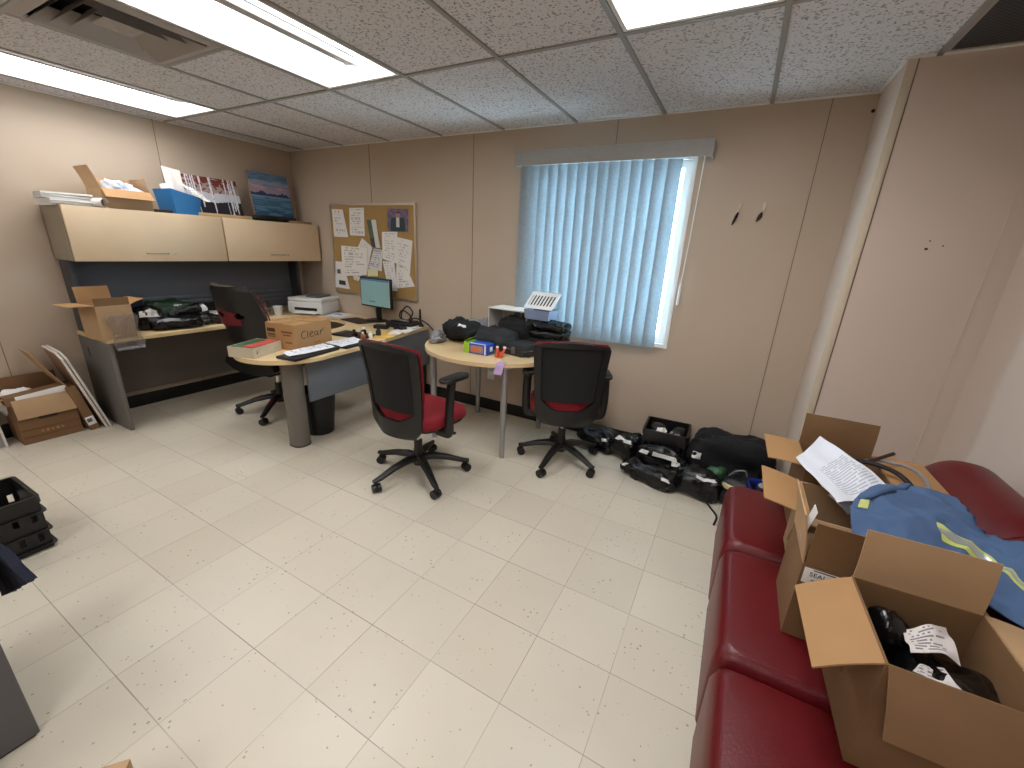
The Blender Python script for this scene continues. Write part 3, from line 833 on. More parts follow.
for s in (-1, 1):
    ar = part('armrest', 'black_plastic', gc, lambda b: add_tube(b, smooth_path([(s * .2, 0, .40), (s * .29, 0, .41), (s * .30, 0, .52), (s * .295, 0, .64)], 5), .022, 8))
    part('arm_pad', 'black_plastic', ar, lambda b: add_prism(b, rrect(.09, .26, .04, 6, s * .295, .02), .64, .668, .008), angle=60)

# ------------------------------------------------------------------ sofa along the right wall
SY = [2.15, 1.605, 1.06, .515, -.03]
sf_ = thing('sofa', 'dark red leather sofa along the right wall holding open cartons', 'sofa', (.60, 1.06, 0))
def seg_cushion(b, y0, y1, x0, x1, z0, z1, r=.05):
    cx, cy, w, d = (x0 + x1) / 2, (y0 + y1) / 2, x1 - x0, y1 - y0
    rows = []
    for q, z in ((.0, z0), (.0, z1 - r), (.3, z1 - r * .3), (.75, z1 - .03 * r), (1.0, z1), (2.6, z1 + .006), (5, z1 + .010)):
        i = r * q * .5
        rows.append([b.verts.new((x, y, z + .002 * noise.noise(Vector((x * 9, y * 9, z * 9))))) for x, y in rrect(w - 2 * i, d - 2 * i, max(.012, min(r, .03 + i * .6)), 5, cx, cy)])
    n = len(rows[0])
    for A, B in zip(rows, rows[1:]):
        for k in range(n): b.faces.new((A[k], A[(k + 1) % n], B[(k + 1) % n], B[k]))
    b.faces.new(rows[0][::-1]); b.faces.new(rows[-1])
OX, OY = -.60, -1.06
boxpart('sofa_base', 'dark_void', sf_, (.62 + OX, 1.06 + OY, .11), (.84, 2.12, .12), .01)
for ya, yb in zip(SY, SY[1:]):
    part('seat_cushion', 'sofa_red', sf_, lambda b: seg_cushion(b, yb + .003 + OY, ya - .003 + OY, .132 + OX, .86 + OX, .13, .44, .07), angle=80)
def sback(b, y0, y1):
    prof = [(.70, .36), (.705, .47), (.735, .59), (.77, .69), (.81, .75), (.855, .787), (.905, .80), (.96, .79), (1.01, .755), (1.042, .70), (1.05, .58), (1.05, .13), (.80, .13)]
    prof = [(min(p.x, 1.05), p.z) for p in smooth_path([(x, 0, z) for x, z in prof], 3)]
    ny = 10; rows = []
    for j in range(ny + 1):
        v = j / ny; y = y0 + (y1 - y0) * v; e = min(v, 1 - v); k = 1 - .05 * max(0, 1 - e / .08) ** 2
        rows.append([b.verts.new((.9 + (x - .9) * k + OX, y + OY, .45 + (z - .45) * k)) for x, z in prof])
    n = len(prof)
    for A, B in zip(rows, rows[1:]):
        for k in range(n): b.faces.new((A[k], A[(k + 1) % n], B[(k + 1) % n], B[k]))
    b.faces.new(rows[0]); b.faces.new(rows[-1][::-1])
for ya, yb in zip(SY, SY[1:]):
    part('back_cushion', 'sofa_red', sf_, lambda b: sback(b, ya - .002, yb + .002), angle=60)
for x in (.2, .98):
    for y in (2.08, .04): part('foot', 'black_plastic', sf_, lambda b: add_lathe(b, [(.022, 0), (.03, .06)], 12, (x + OX, y + OY, 0)))

# ------------------------------------------------------------------ measuring helper: a point on a known plane of the room
CAMM = (rt2, dn2, fwd)
def up(u, v, ax, val):
    a, b = (u - 512) / 409.53, (v - 384) / 409.53
    d = rt2 * a + dn2 * b + fwd; o = Vector((0, 0, 1.5014)); k = 'xyz'.index(ax)
    return o + d * ((val - o[k]) / d[k])

def psheet(name, label, corners, fn, nx=20, ny=26, cat='paper', group=None, th=0.0012, nrm=(0, 1, 0), warp=0.0, seed=0, m=None, edge=(228, 226, 222), shape=None):
    """printed sheet over four corner points (bottom left, bottom right, top right, top left)"""
    c = [Vector(p) for p in corners]; base = sum(c, Vector()) / 4; n = Vector(nrm).normalized()
    bm = bmesh.new(); cl = bm.loops.layers.float_color.new('Col')
    def P(u, v, off):
        p = (c[0] * (1 - u) + c[1] * u) * (1 - v) + (c[3] * (1 - u) + c[2] * u) * v
        w = warp * noise.noise(Vector((u * 2.5 + seed, v * 2.5, seed * 1.7)))
        if shape: w += shape(u, v)
        return p - base + n * (off + w)
    g = [[bm.verts.new(P(i / nx, j / ny, 0)) for j in range(ny + 1)] for i in range(nx + 1)]
    k = [[bm.verts.new(P(i / nx, j / ny, -th)) for j in range(ny + 1)] for i in range(nx + 1)]
    def face(vs, col):
        f = bm.faces.new(vs); f.smooth = True
        for l in f.loops: l[cl] = col
    ec = lin(edge)
    for i in range(nx):
        for j in range(ny):
            face((g[i][j], g[i + 1][j], g[i + 1][j + 1], g[i][j + 1]), lin(fn((i + .5) / nx, (j + .5) / ny)))
            face((k[i][j], k[i][j + 1], k[i + 1][j + 1], k[i + 1][j]), ec)
    for i in range(nx):
        face((k[i][0], k[i + 1][0], g[i + 1][0], g[i][0]), ec); face((g[i][ny], g[i + 1][ny], k[i + 1][ny], k[i][ny]), ec)
    for j in range(ny):
        face((g[0][j], g[0][j + 1], k[0][j + 1], k[0][j]), ec); face((k[nx][j], k[nx][j + 1], g[nx][j + 1], g[nx][j]), ec)
    bmesh.ops.recalc_face_normals(bm, faces=bm.faces)
    me = bpy.data.meshes.new(name); bm.to_mesh(me); bm.free(); me.materials.append(m or attr_mat_print); me.set_sharp_from_angle(angle=R(50))
    o = bpy.data.objects.new(name, me); COL.objects.link(o); o.location = base
    return tag(o, label, cat, group)

def boxthing(name, label, cat, c, s, m, bevel=0.003, rotz=0.0, group=None):
    """a small solid thing, c = centre of its underside"""
    bm = bmesh.new(); add_box(bm, (0, 0, s[2] / 2), s, bevel)
    o = nobj(name, bm, m); o.location = c; o.rotation_euler = (0, 0, rotz)
    return tag(o, label, cat, group)

# ------------------------------------------------------------------ wall things
BY = YB - .004
cb = thing('pinboard', 'aluminium framed cork pinboard on the back wall covered in papers', 'pinboard', (-3.38, YB - .012, 1.41))
bw, bh = 1.185, .915
boxpart('cork', 'cork', cb, (0, .003, 0), (bw - .02, .012, bh - .02))
def frm(b):
    o = [(-bw / 2, -bh / 2), (bw / 2, -bh / 2), (bw / 2, bh / 2), (-bw / 2, bh / 2)]; i = [(math.copysign(abs(x) - .02, x), math.copysign(abs(z) - .02, z)) for x, z in o]
    rings = [[b.verts.new((x, y, z)) for x, z in p] for p, y in ((o, -.008), (i, -.008), (i, .01), (o, .01))]
    for k in range(4):
        A, B = rings[k], rings[(k + 1) % 4]
        for q in range(4): b.faces.new((A[q], A[(q + 1) % 4], B[(q + 1) % 4], B[q]))
part('frame', 'alu', cb, frm, smooth=False)
YP = YB - .0205
def pinned(k, name, label, px, fn, cat='paper', nx=18, ny=24, dy=0.0):
    q = [up(320 + x / 6.4, 190 + y / 6.4, 'y', YP - dy) for x, y in px]
    return psheet(name, label, (q[3], q[2], q[1], q[0]), fn, nx, ny, cat, 'papers on the pinboard', nrm=(0, -1, 0), warp=.002, seed=k)
W_, I_ = (226, 222, 216), (182, 178, 174)
pinned(1, 'pinned_paper', 'upper left paper on the pinboard, with a slanted right edge', ((75, 122), (145, 125), (182, 303), (92, 298)), text_lines(1, W_, I_, 9, .15, .5))
pinned(2, 'pinned_paper', 'upright memo at the top of the pinboard, second from the left', ((187, 115), (280, 113), (287, 295), (192, 290)), text_lines(2, W_, I_, 10, .12, .6))
pinned(3, 'pinned_brochure', 'narrow tilted green and grey brochure in the upper middle of the pinboard', ((297, 192), (357, 190), (385, 372), (330, 365)), lambda u, v: (86, 104, 84) if u < .45 and v > .35 else ((70, 72, 74) if u < .5 else (206, 206, 200)), cat='brochure', dy=.006)
def portrait(u, v):
    x, z = u - .5, v
    if x * x / .018 + (z - .74) ** 2 / .016 < 1: return (158, 124, 108) if z < .80 else (52, 42, 40)
    if z < .62 and abs(x) < .34 - .22 * max(0, z - .42): return (206, 204, 206) if abs(x) < .06 and z > .2 else (44, 66, 68)
    return (108, 92, 116) if (int(u * 9) + int(v * 7)) % 3 else (124, 106, 132)
pinned(4, 'pinned_photo', 'purple toned photo of a person in dark clothes at the top right of the pinboard', ((430, 118), (565, 122), (567, 268), (432, 263)), portrait, cat='photo', nx=26, ny=26)
pinned(5, 'pinned_paper', 'paper pinned directly below the purple photo', ((397, 268), (495, 268), (490, 470), (400, 440)), text_lines(5, W_, I_, 12, .15, .6))
pinned(6, 'pinned_paper', 'long paper along the right edge of the pinboard, its top corner cut at a slant', ((490, 300), (592, 325), (575, 540), (490, 500)), text_lines(6, W_, I_, 14, .12, .45), dy=.004)
pinned(7, 'pinned_paper', 'tilted paper at the lower right corner of the pinboard', ((488, 500), (562, 518), (608, 618), (487, 630)), text_lines(7, W_, I_, 7, .15, .55))
pinned(8, 'pinned_paper', 'paper with a pointed top tilted left in the middle of the pinboard', ((268, 308), (335, 365), (300, 540), (240, 370)), text_lines(8, W_, I_, 8, .1, .6), dy=.002)
pinned(9, 'pinned_paper', 'wide curling paper at the middle left of the pinboard', ((135, 355), (305, 370), (300, 545), (145, 550)), text_lines(9, (230, 224, 214), I_, 11, .12, .6), nx=26, dy=.008)
pinned(10, 'pinned_paper', 'crumpled grey lettered paper in the centre of the pinboard', ((345, 375), (400, 385), (395, 520), (310, 500)), text_lines(10, (214, 212, 210), (160, 160, 162), 9, .08, .7), dy=.004)
pinned(11, 'pinned_paper', 'long paper hanging behind the monitor on the pinboard', ((400, 455), (475, 462), (498, 650), (440, 640)), text_lines(11, W_, I_, 12, .12, .55), dy=.005)
pinned(12, 'pinned_leaflet', 'white leaflet with a dark picture at the lower left corner of the pinboard', ((100, 455), (150, 460), (192, 635), (100, 620)), lambda u, v: (58, 52, 50) if .3 < u < .78 and .14 < v < .3 else ((96, 100, 104) if .15 < u < .5 and .55 < v < .72 else W_), cat='leaflet')
pinned(13, 'sticky_note', 'pale yellow note below the centre of the pinboard', ((305, 505), (370, 505), (370, 552), (305, 552)), lambda u, v: (222, 218, 168), cat='note', nx=4, ny=4, dy=.008)
pinned(14, 'pinned_paper', 'small paper poking out below the wide curling paper on the pinboard', ((205, 530), (270, 545), (245, 582), (218, 575)), text_lines(14, (224, 214, 196), I_, 4, .1, .4), nx=10, ny=6, dy=.002)

for x, lb in ((-.099, 'left wall clip with a long dark tip, right of the window'), (.034, 'right wall clip with a short brown tip, right of the window')):
    hk = thing('wall_clip', lb, 'wall clip', (x, YB, 1.80), 0, 'clips on the back wall')
    boxpart('clip_plate', 'trim_light', hk, (.006, -.004, .026), (.018, .008, .045), .003)
    part('clip_ring', 'trim_light', hk, lambda b: add_tube(b, [(.002 + .009 * math.cos(2 * PI * k / 14), -.008, .002 + .011 * math.sin(2 * PI * k / 14)) for k in range(14)], .003, 6, True))
    part('clip_tip', 'dark_brown' if x > 0 else 'black_gloss', hk, lambda b: add_tube(b, [(.0, -.009, -.008), (-.006, -.012, -.03), (-.016, -.012, -.065 if x < 0 else -.05), (-.022, -.01, -.085 if x < 0 else -.062)], [.005, .009 if x < 0 else .013, .008, .003], 8))
for px, lb in ((491, 'left white outlet plate under the round table'), (504.5, 'right white outlet plate under the round table, with a dark socket')):
    p = up(px, 373, 'y', YB)
    ot = thing('wall_outlet', lb, 'outlet', (p.x, YB, p.z), 0, 'outlets under the round table')
    boxpart('plate', 'white_vinyl', ot, (0, -.003, 0), (.072, .006, .116), .002)
    for dz in (-.028, .026): boxpart('socket', 'dark_void' if (dz < 0 and px > 500) else 'printer_white', ot, (0, -.007, dz), (.03, .003, .026), .001)
hl = thing('wall_holes', 'small dark screw holes in the right hand wall beside the corner', 'screw holes', (up(927, 248, 'y', CHY).x, CHY, 1.42))
for u, v in ((926, 249), (930, 241), (943, 246)):
    p = up(u, v, 'y', CHY); boxpart('hole', 'dark_void', hl, (p.x - hl.location.x, -.0006, p.z - 1.42), (.012 if u == 926 else .006, .002, .010 if u == 926 else .006), .0005)
sc_ = thing('wall_screw', 'single dark screw high on the back wall in the corner', 'screw', (up(873, 111, 'y', YB).x, YB, up(873, 111, 'y', YB).z))
part('screw_head', 'dark_void', sc_, lambda b: add_tube(b, [(0, 0, 0), (0, -.004, 0)], .009, 10))

# ------------------------------------------------------------------ on top of the overhead cabinet
HT = 1.6505
for k, (x, y, r, l, lb, dz, sx) in enumerate(((-4.36, 1.335, 4, .30, 'thick folded newspaper, lowest of the pile at the left end of the overhead cabinet', 0, .24), (-4.37, 1.31, -5, .26, 'thin folded newspaper, topmost of the pile at the left end of the overhead cabinet', .03, .22))):
    nw = thing('newspaper', lb, 'newspaper', (x, y - .045, HT + dz * 1.5), R(r), 'newspapers on the overhead cabinet')
    for q in range(3):
        part('fold', 'paper', nw, lambda b: add_slab(b, lambda u, v: ((u - .5) * sx + .008 * q, (v - .5) * l, .014 * q + .006 + .006 * math.sin(u * 5 + q) * v + (.022 * max(0, v - .75) * 2 if k == 0 else 0)), 8, 10, .0125), angle=60)
rl = thing('rolled_magazine', 'curled white magazine beside the carton on the overhead cabinet', 'magazine', (-4.235, 1.40, HT), R(20))
part('pages', 'paper', rl, lambda b: add_slab(b, lambda u, v: ((u - .5) * .14, (.022 + .012 * v) * math.cos(v * 5.2), .036 + (.022 + .012 * v) * math.sin(v * 5.2)), 4, 24, .0025), angle=70)
ct = carton('carton', 'small open carton with a raised left flap on top of the overhead cabinet', (-4.325, 1.575, HT), 0, .25, .30, .135, {'+x': (.08, 138), '-y': (.15, 18), '-x': (.09, 6), '+y': (.10, -14)}, m='card', mf={'+x': 'card_pale'})
bag('plastic_wrap', 'white and blue crumpled plastic wrap sticking out of the carton on the overhead cabinet', 'plastic wrap', (-4.32, 1.60, HT + .006), .4, .16, .19, .20, m='paper_blue', seed=5, amp=.07, freq=14, res=(36, 18))
bn = thing('magazine_bin', 'blue plastic bin full of papers on top of the overhead cabinet', 'bin', (-4.31, 1.955, HT), R(4))
def bbin(b):
    o0 = [(-.12, -.085), (.11, -.085), (.11, .095), (-.12, .095)]; o1 = [(-.135, -.105), (.125, -.105), (.125, .115), (-.135, .115)]
    add_tub(b, o0, o1, .17, .005)
    for v in b.verts:
        if v.co.z > .1: v.co.z += .05 * (-v.co.y / .11 if v.co.y < 0 else 0) * .4 - (.03 if v.co.y > 0 else 0)
part('bin_body', 'blue_plastic', bn, bbin, smooth=False)
for lb, c4 in (('tall square paper standing in the blue bin', ((-4.34, 1.93, 1.69), (-4.34, 2.04, 1.69), (-4.37, 2.035, 2.005), (-4.37, 1.905, 2.02))),
               ('pinkish paper standing at the left side of the blue bin', ((-4.30, 1.87, 1.69), (-4.29, 1.94, 1.69), (-4.33, 1.945, 1.90), (-4.34, 1.855, 1.875)))):
    psheet('paper_sheet', lb, c4, lambda u, v: (232, 226, 218), 6, 8, 'paper', 'papers in the blue bin', nrm=(1, 0, 0), warp=.01, seed=len(lb))
psheet('paper_sheet', 'crumpled lettered paper flopping over the right side of the blue bin', ((-4.17, 2.03, 1.80), (-4.19, 2.15, 1.765), (-4.32, 2.10, 1.86), (-4.31, 1.99, 1.90)), text_lines(33, (232, 228, 220), (150, 150, 150), 7, .1, .6), 16, 16, 'paper', 'papers in the blue bin', nrm=(1, 0, 1), warp=.03, seed=9)

rb = random.Random(4)
trunks = [(rb.uniform(.02, .98), rb.uniform(.009, .017), rb.uniform(-.05, .05), rb.uniform(.05, .26)) for _ in range(12)]
def birch(u, v):
    for x, w, l, b0 in trunks:
        if v > b0 and abs(u - x - l * v) < w:
            return (214, 214, 220) if noise.noise(Vector((u * 30, v * 60, 2))) > -.5 else (110, 100, 102)
    if v < .40 + .03 * math.sin(u * 9): return (30, 26, 38) if v > .05 else (24, 20, 30)
    n = noise.noise(Vector((u * 16, v * 14, 0))) + (v - .74) * 2.4
    if n > .12: return (128, 50, 28) if noise.noise(Vector((u * 40, v * 40, 7))) > -.1 else (60, 26, 22)
    return (196, 198, 206) if v < .62 else (158, 140, 136)
def canvas(name, label, y0, y1, z0, h, fn, nx, ny, xb, lean, th, edge):
    o = thing(name, label, 'painting', (xb, (y0 + y1) / 2, z0), 0)
    o.rotation_euler = (lean, 0, PI / 2)
    picture('canvas', attr_mat_paint, y1 - y0, h, nx, ny, fn, o, th, edge=edge)
    return o
canvas('birch_painting', 'unframed painting of white birch trunks with rust leaves, leaning on the left wall', 2.055, 2.545, HT + .004, .345, birch, 84, 60, -4.42, R(-12), .02, (46, 34, 34))
def mount(u, v):
    n = .02 * noise.noise(Vector((u * 4, v * 10, 1))) + .012 * noise.noise(Vector((u * 30, v * 50, 3)))
    ridge = .535 + .06 * noise.noise(Vector((u * 5.5, 0, 4))) + .035 * noise.noise(Vector((u * 16, 0, 8)))
    if v > ridge:
        t = (v - .52) / .48 + n * 4
        if t < .25: return (170, 150, 168)
        if t < .42: return (196, 160, 170) if noise.noise(Vector((u * 3, v * 26, 5))) > 0 else (128, 140, 168)
        if t < .62: return (150, 158, 182)
        return (84, 118, 150) if noise.noise(Vector((u * 4, v * 16, 6))) > .1 else (104, 134, 162)
    if v > .46: return (42, 58, 98)
    if v > .42 + n: return (120, 150, 178)
    return (92, 136, 162) if noise.noise(Vector((u * 3, v * 22, 9))) > .05 else ((64, 108, 140) if v > .15 else (48, 88, 122))
canvas('mountain_painting', 'square painting of a blue lake and mountains leaning in the far left corner', 2.655, 3.075, HT + .06, .405, mount, 60, 60, -4.43, R(-8), .03, (140, 112, 86))
boxthing('canvas_stand', 'dark box supporting the mountain painting on the overhead cabinet', 'box', (-4.41, 2.87, HT), (.16, .36, .056), 'dark_brown')
boxthing('wooden_board', 'long pale wooden board lying on the overhead cabinet below the birch painting', 'board', (-4.245, 2.27, HT), (.10, .45, .028), 'wood_board', .004, R(-1.5))
bag('black_cloth', 'black cloth strip lying on the overhead cabinet before the mountain painting', 'cloth', (-4.24, 2.70, HT), R(85), .36, .10, .045, m='cloth_black', seed=3, amp=.02, freq=9)
boxthing('flat_carton', 'flat brown carton at the far right end of the overhead cabinet', 'box', (-4.24, 3.02, HT), (.10, .22, .022), 'tan_flat', .002, R(4))
boxthing('dark_folder', 'dark folder lying flat between the small carton and the blue bin', 'folder', (-4.225, 1.79, HT), (.09, .12, .022), 'dark_brown', .003, R(-8))

# ------------------------------------------------------------------ on the left half of the desk
Z = ZD + .001
dc = carton('carton', 'open carton with a sheet of clear wrap on the near end of the left desk', (-4.10, 1.250, Z), R(5), .24, .21, .245, {'-y': (.13, 88), '-x': (.12, 8), '+y': (.10, 70), '+x': (.055, -4)}, m='card', mf={'+x': 'card_brown', '-y': 'card_pale', '-x': 'card_pale', '+y': 'card_pale'})
wr = thing('clear_wrap', 'crinkled clear plastic wrap hanging over the front of the carton on the left desk', 'plastic wrap', (-3.965, 1.285, .66), R(5))
part('film', 'clear_wrap', wr, lambda b: add_slab(b, lambda u, v: (.012 + .025 * noise.noise(Vector((u * 5, v * 7, 1))) + .03 * (1 - v), (u - .5) * (.17 + .02 * math.sin(v * 9)), v * .25 + .012 * noise.noise(Vector((u * 6, 0, 3)))), 22, 26, .0015), angle=80)
part('film_edge', 'silver_grey', wr, lambda b: add_slab(b, lambda u, v: (.046 + .012 * noise.noise(Vector((u * 9, v * 5, 6))), (u - .5) * .17, -.004 + .02 * v), 16, 3, .0015), angle=80)
BG = 'black packages heaped on the left desk'
boxthing('navy_box', 'dark navy box at the back of the left desk behind the carton', 'box', (-4.40, 1.47, Z), (.12, .20, .24), 'navy', .008, R(8))
bag('green_bag', 'dark green bag at the back of the heap on the left desk', 'bag', (-4.36, 1.75, Z), R(80), .34, .16, .21, m='green_dark', seed=11, amp=.05, stickers=((-80, 35, 16, 10),))
bag('black_package', 'black plastic package with a white label beside the desk carton', 'package', (-4.24, 1.535, Z), R(70), .24, .18, .18, seed=12, amp=.055, freq=9, group=BG, stickers=((-75, 30, 50, 40),))
bag('black_package', 'flat glossy black package lying at the front edge of the left desk heap', 'package', (-4.11, 1.69, Z), R(84), .36, .16, .10, seed=13, group=BG, amp=.05, freq=9, stickers=((-120, 45, 60, 30),), sticker_m='silver_grey')
bag('black_package', 'upright black package in the middle of the left desk heap', 'package', (-4.32, 1.86, Z), R(78), .26, .17, .16, seed=14, amp=.055, freq=9, group=BG, stickers=((-40, 30, 36, 36),))
bag('black_package', 'small black package at the right end of the left desk heap', 'package', (-4.17, 1.96, Z), R(95), .20, .15, .09, seed=15, amp=.055, freq=9, group=BG)
ml = thing('paper_roll', 'white paper roll lying on the left desk right of the black heap', 'roll', (-4.30, 2.10, Z + .045), 0)
part('roll', 'printer_white', ml, lambda b: add_slab(b, lambda u, v: (.045 * math.cos(v * 2 * PI) + .0, (u - .5) * .14, .045 * math.sin(v * 2 * PI)), 3, 28, .008), loc=(0, 0, 0), rot=(0, 0, R(-52)))
bag('black_cloth_bag', 'black cloth bag drooping beside the white paper roll', 'bag', (-4.41, 2.17, Z), R(80), .26, .14, .16, m='cloth_black', seed=17, amp=.03)
bag('black_package', 'thin black package lying behind the gaming chair backrest on the left desk', 'package', (-4.25, 2.28, Z), R(85), .24, .17, .05, seed=18, group=BG, amp=.02, stickers=((-90, 60, 60, 20),), sticker_m='silver_grey')
cable('black_cable', 'black cable lying along the front of the left desk', [(-4.10, 1.98, Z + .006), (-4.07, 2.04, Z + .006), (-4.06, 2.10, Z + .006), (-4.10, 2.15, Z + .006), (-4.15, 2.19, Z + .006)], .006)
bag('clear_bag', 'clear plastic bag of wires on the desk right of the gaming chair', 'bag', (-4.36, 2.50, Z), R(60), .24, .18, .14, m='clear_wrap', seed=19, amp=.05, freq=12)
bag('white_wad', 'small crumpled white paper at the near end of the left desk', 'paper', (-4.33, 1.215, Z), 0, .10, .055, .06, m='paper', seed=20, amp=.02, freq=18, res=(24, 12))
cp = thing('paper_cup', 'white cup standing on the desk left of the printer', 'cup', (-4.20, 2.63, Z))
part('cup', 'printer_white', cp, lambda b: add_lathe(b, [(.034, 0), (.045, .085), (.047, .09), (.045, .092), (.041, .085), (.031, .006)], 24))
# printer
pr = thing('printer', 'white flatbed printer in the corner of the desk below the pinboard', 'printer', (-4.085, 2.98, Z), R(20))
boxpart('printer_body', 'printer_white', pr, (0, 0, .075), (.40, .34, .12), .014)
boxpart('scanner_lid', 'printer_white', pr, (0, .01, .155), (.40, .34, .036), .010)
boxpart('document_feeder', 'printer_grey', pr, (.05, .02, .185), (.15, .24, .022), .006)
boxpart('output_slot', 'dark_void', pr, (.01, -.167, .06), (.26, .012, .03), .002)
boxpart('paper_tray', 'printer_white', pr, (.02, -.19, .026), (.25, .07, .012), .002)
boxpart('base', 'printer_white', pr, (0, 0, .010), (.36, .30, .02), .003)
# monitor
mo = thing('monitor', 'black monitor with a pale teal screen in front of the pinboard', 'monitor', (-3.225, 3.07, Z), R(-5))
def teal(u, v):
    if v > .96: return (70, 110, 140)
    return (118, 148, 146) if not (.3 < u < .5 and .1 < v < .18) else (92, 122, 122)
boxpart('screen_housing', 'black_plastic', mo, (0, .0, .285), (.462, .03, .296), .006)
s = picture('screen', screen_mat, .432, .262, 24, 16, teal, mo, .002); s.location = (0, -.0155, .154)
boxpart('stand_neck', 'black_plastic', mo, (0, .02, .10), (.06, .03, .19), .006)
part('stand_base', 'black_plastic', mo, lambda b: add_prism(b, rrect(.22, .15, .05, 6, 0, -.01), 0, .012, .004))
mpad = thing('desk_mat', 'dark brown desk mat in front of the monitor', 'mat', (-3.36, 2.93, Z))
part('mat', 'dark_brown', mpad, lambda b: add_prism(b, rrect(.36, .20, .03, 6), 0, .004), rot=(0, 0, R(-10)))
kb = thing('black_folder', 'black folder lying on the inner edge of the desk beside the lettered carton', 'folder', (-2.83, 2.42, Z), R(8))
boxpart('cover', 'black_plastic', kb, (0, 0, .008), (.34, .18, .016), .004)
dk_ = thing('docking_station', 'black docking box with cables right of the monitor', 'docking station', (-2.80, 3.00, Z), R(4))
boxpart('dock_body', 'black_plastic', dk_, (0, 0, .027), (.30, .19, .054), .008)
boxpart('dock_lid', 'black_gloss', dk_, (.01, .0, .059), (.22, .14, .012), .004)
for rr_, (x, y, rz, lb) in enumerate(((-2.90, 2.80, 20, 'black power adapter lying in front of the docking box'), (-2.72, 2.86, -15, 'black power adapter lying at the right edge of the desk by the docking box'))):
    boxthing('power_adapter', lb, 'adapter', (x, y, Z), (.13, .07, .035), 'black_plastic', .006, R(rz), 'power adapters on the desk')
for k, (lb, pts) in enumerate((
    ('looped black cable standing up behind the docking box', [(-2.93, 3.10, Z + .03), (-2.90, 3.08, Z + .12), (-2.82, 3.07, Z + .19), (-2.75, 3.07, Z + .14), (-2.80, 3.06, Z + .06), (-2.90, 3.05, Z + .08), (-2.86, 3.04, Z + .15), (-2.78, 3.05, Z + .12), (-2.74, 3.05, Z + .07)]),
    ('black cable trailing from the docking box over the gap to the round table', [(-2.74, 3.02, Z + .065), (-2.66, 3.00, Z + .10), (-2.52, 3.00, Z + .07), (-2.36, 2.98, Z - .02), (-2.25, 2.98, Z + .01), (-2.16, 3.0, ZT + .012), (-2.05, 3.05, ZT + .012)]),
    ('pale grey cable lying across the docking box', [(-2.88, 2.97, Z + .068), (-2.80, 2.96, Z + .072), (-2.70, 2.97, Z + .055), (-2.64, 2.98, Z + .01)]))):
    cable('cable', lb, pts, .007 if k < 2 else .008, 'black_plastic' if k < 2 else 'silver_grey', 'cable', 'cables by the docking box')
an = thing('antenna', 'slim black upright antenna at the back edge of the desk by the docking box', 'antenna', (-2.70, 3.12, Z))
part('antenna_base', 'black_plastic', an, lambda b: add_lathe(b, [(.035, 0), (.032, .02), (.014, .03)], 16))
part('antenna_rod', 'black_plastic', an, lambda b: add_tube(b, [(0, 0, .025), (0, 0, .17)], [.012, .010], 10))
pg = 'papers on the desk'
psheet('paper_sheet', 'white paper with a blue print right of the printer', ((-3.86, 2.90, Z + .002), (-3.60, 2.95, Z + .002), (-3.72, 3.17, Z + .002), (-3.95, 3.13, Z + .002)), lambda u, v: (120, 140, 190) if abs(u - .5) < .2 and .4 < v < .8 and noise.noise(Vector((u * 9, v * 9, 3))) > -.1 else (226, 228, 234), 16, 14, 'paper', pg, nrm=(0, 0, 1))
for k, (u, v, rz, w, d, lb) in enumerate(((414, 327.5, 12, .15, .30, 'white papers on the right edge of the desk, lowest of the stack'), (417, 325.5, 18, .14, .26, 'white papers on the right edge of the desk, topmost of the stack'))):
    p = up(u, v, 'z', Z + .03)
    boxthing('paper_stack', lb, 'papers', (p.x - .06, p.y - .02, Z + .0 + .014 * k), (w, d, .013), 'paper', .001, R(rz), pg)
boxthing('yellow_envelope', 'yellow padded envelope near the front of the desk right of the small bottles', 'envelope', (-2.63, 2.62, Z), (.17, .26, .010), 'yellow_env', .003, R(14))
boxthing('folded_paper', 'folded white paper lying on the yellow envelope', 'paper', (-2.62, 2.70, Z + .011), (.10, .16, .006), 'paper', .001, R(32), pg)
def bottle(lb, x, y, r, h, m, cm):
    o = thing('small_bottle', lb, 'bottle', (x, y, Z), 0, 'small bottles on the desk')
    part('bottle', m, o, lambda b: add_lathe(b, [(r * .9, 0), (r, .006), (r, h * .62), (r * .5, h * .78), (r * .42, h * .8)], 14))
    part('cap', cm, o, lambda b: add_lathe(b, [(r * .52, h * .78), (r * .52, h), (r * .4, h * 1.02)], 12))
for a in (('dark bottle at the left of the small bottle cluster behind the task chair', -2.76, 2.36, .026, .07, 'black_gloss', 'black_plastic'), ('amber bottle in the small bottle cluster behind the task chair', -2.67, 2.37, .020, .06, 'amber', 'printer_white'),
          ('white bottle in the small bottle cluster behind the task chair', -2.66, 2.44, .018, .055, 'printer_white', 'printer_white'), ('black bottle with a white cap at the back of the small bottle cluster', -2.76, 2.46, .024, .075, 'black_gloss', 'printer_white'),
          ('tall dark bottle at the right of the small bottle cluster', -2.66, 2.53, .022, .08, 'dark_brown', 'black_plastic')): bottle(*a)

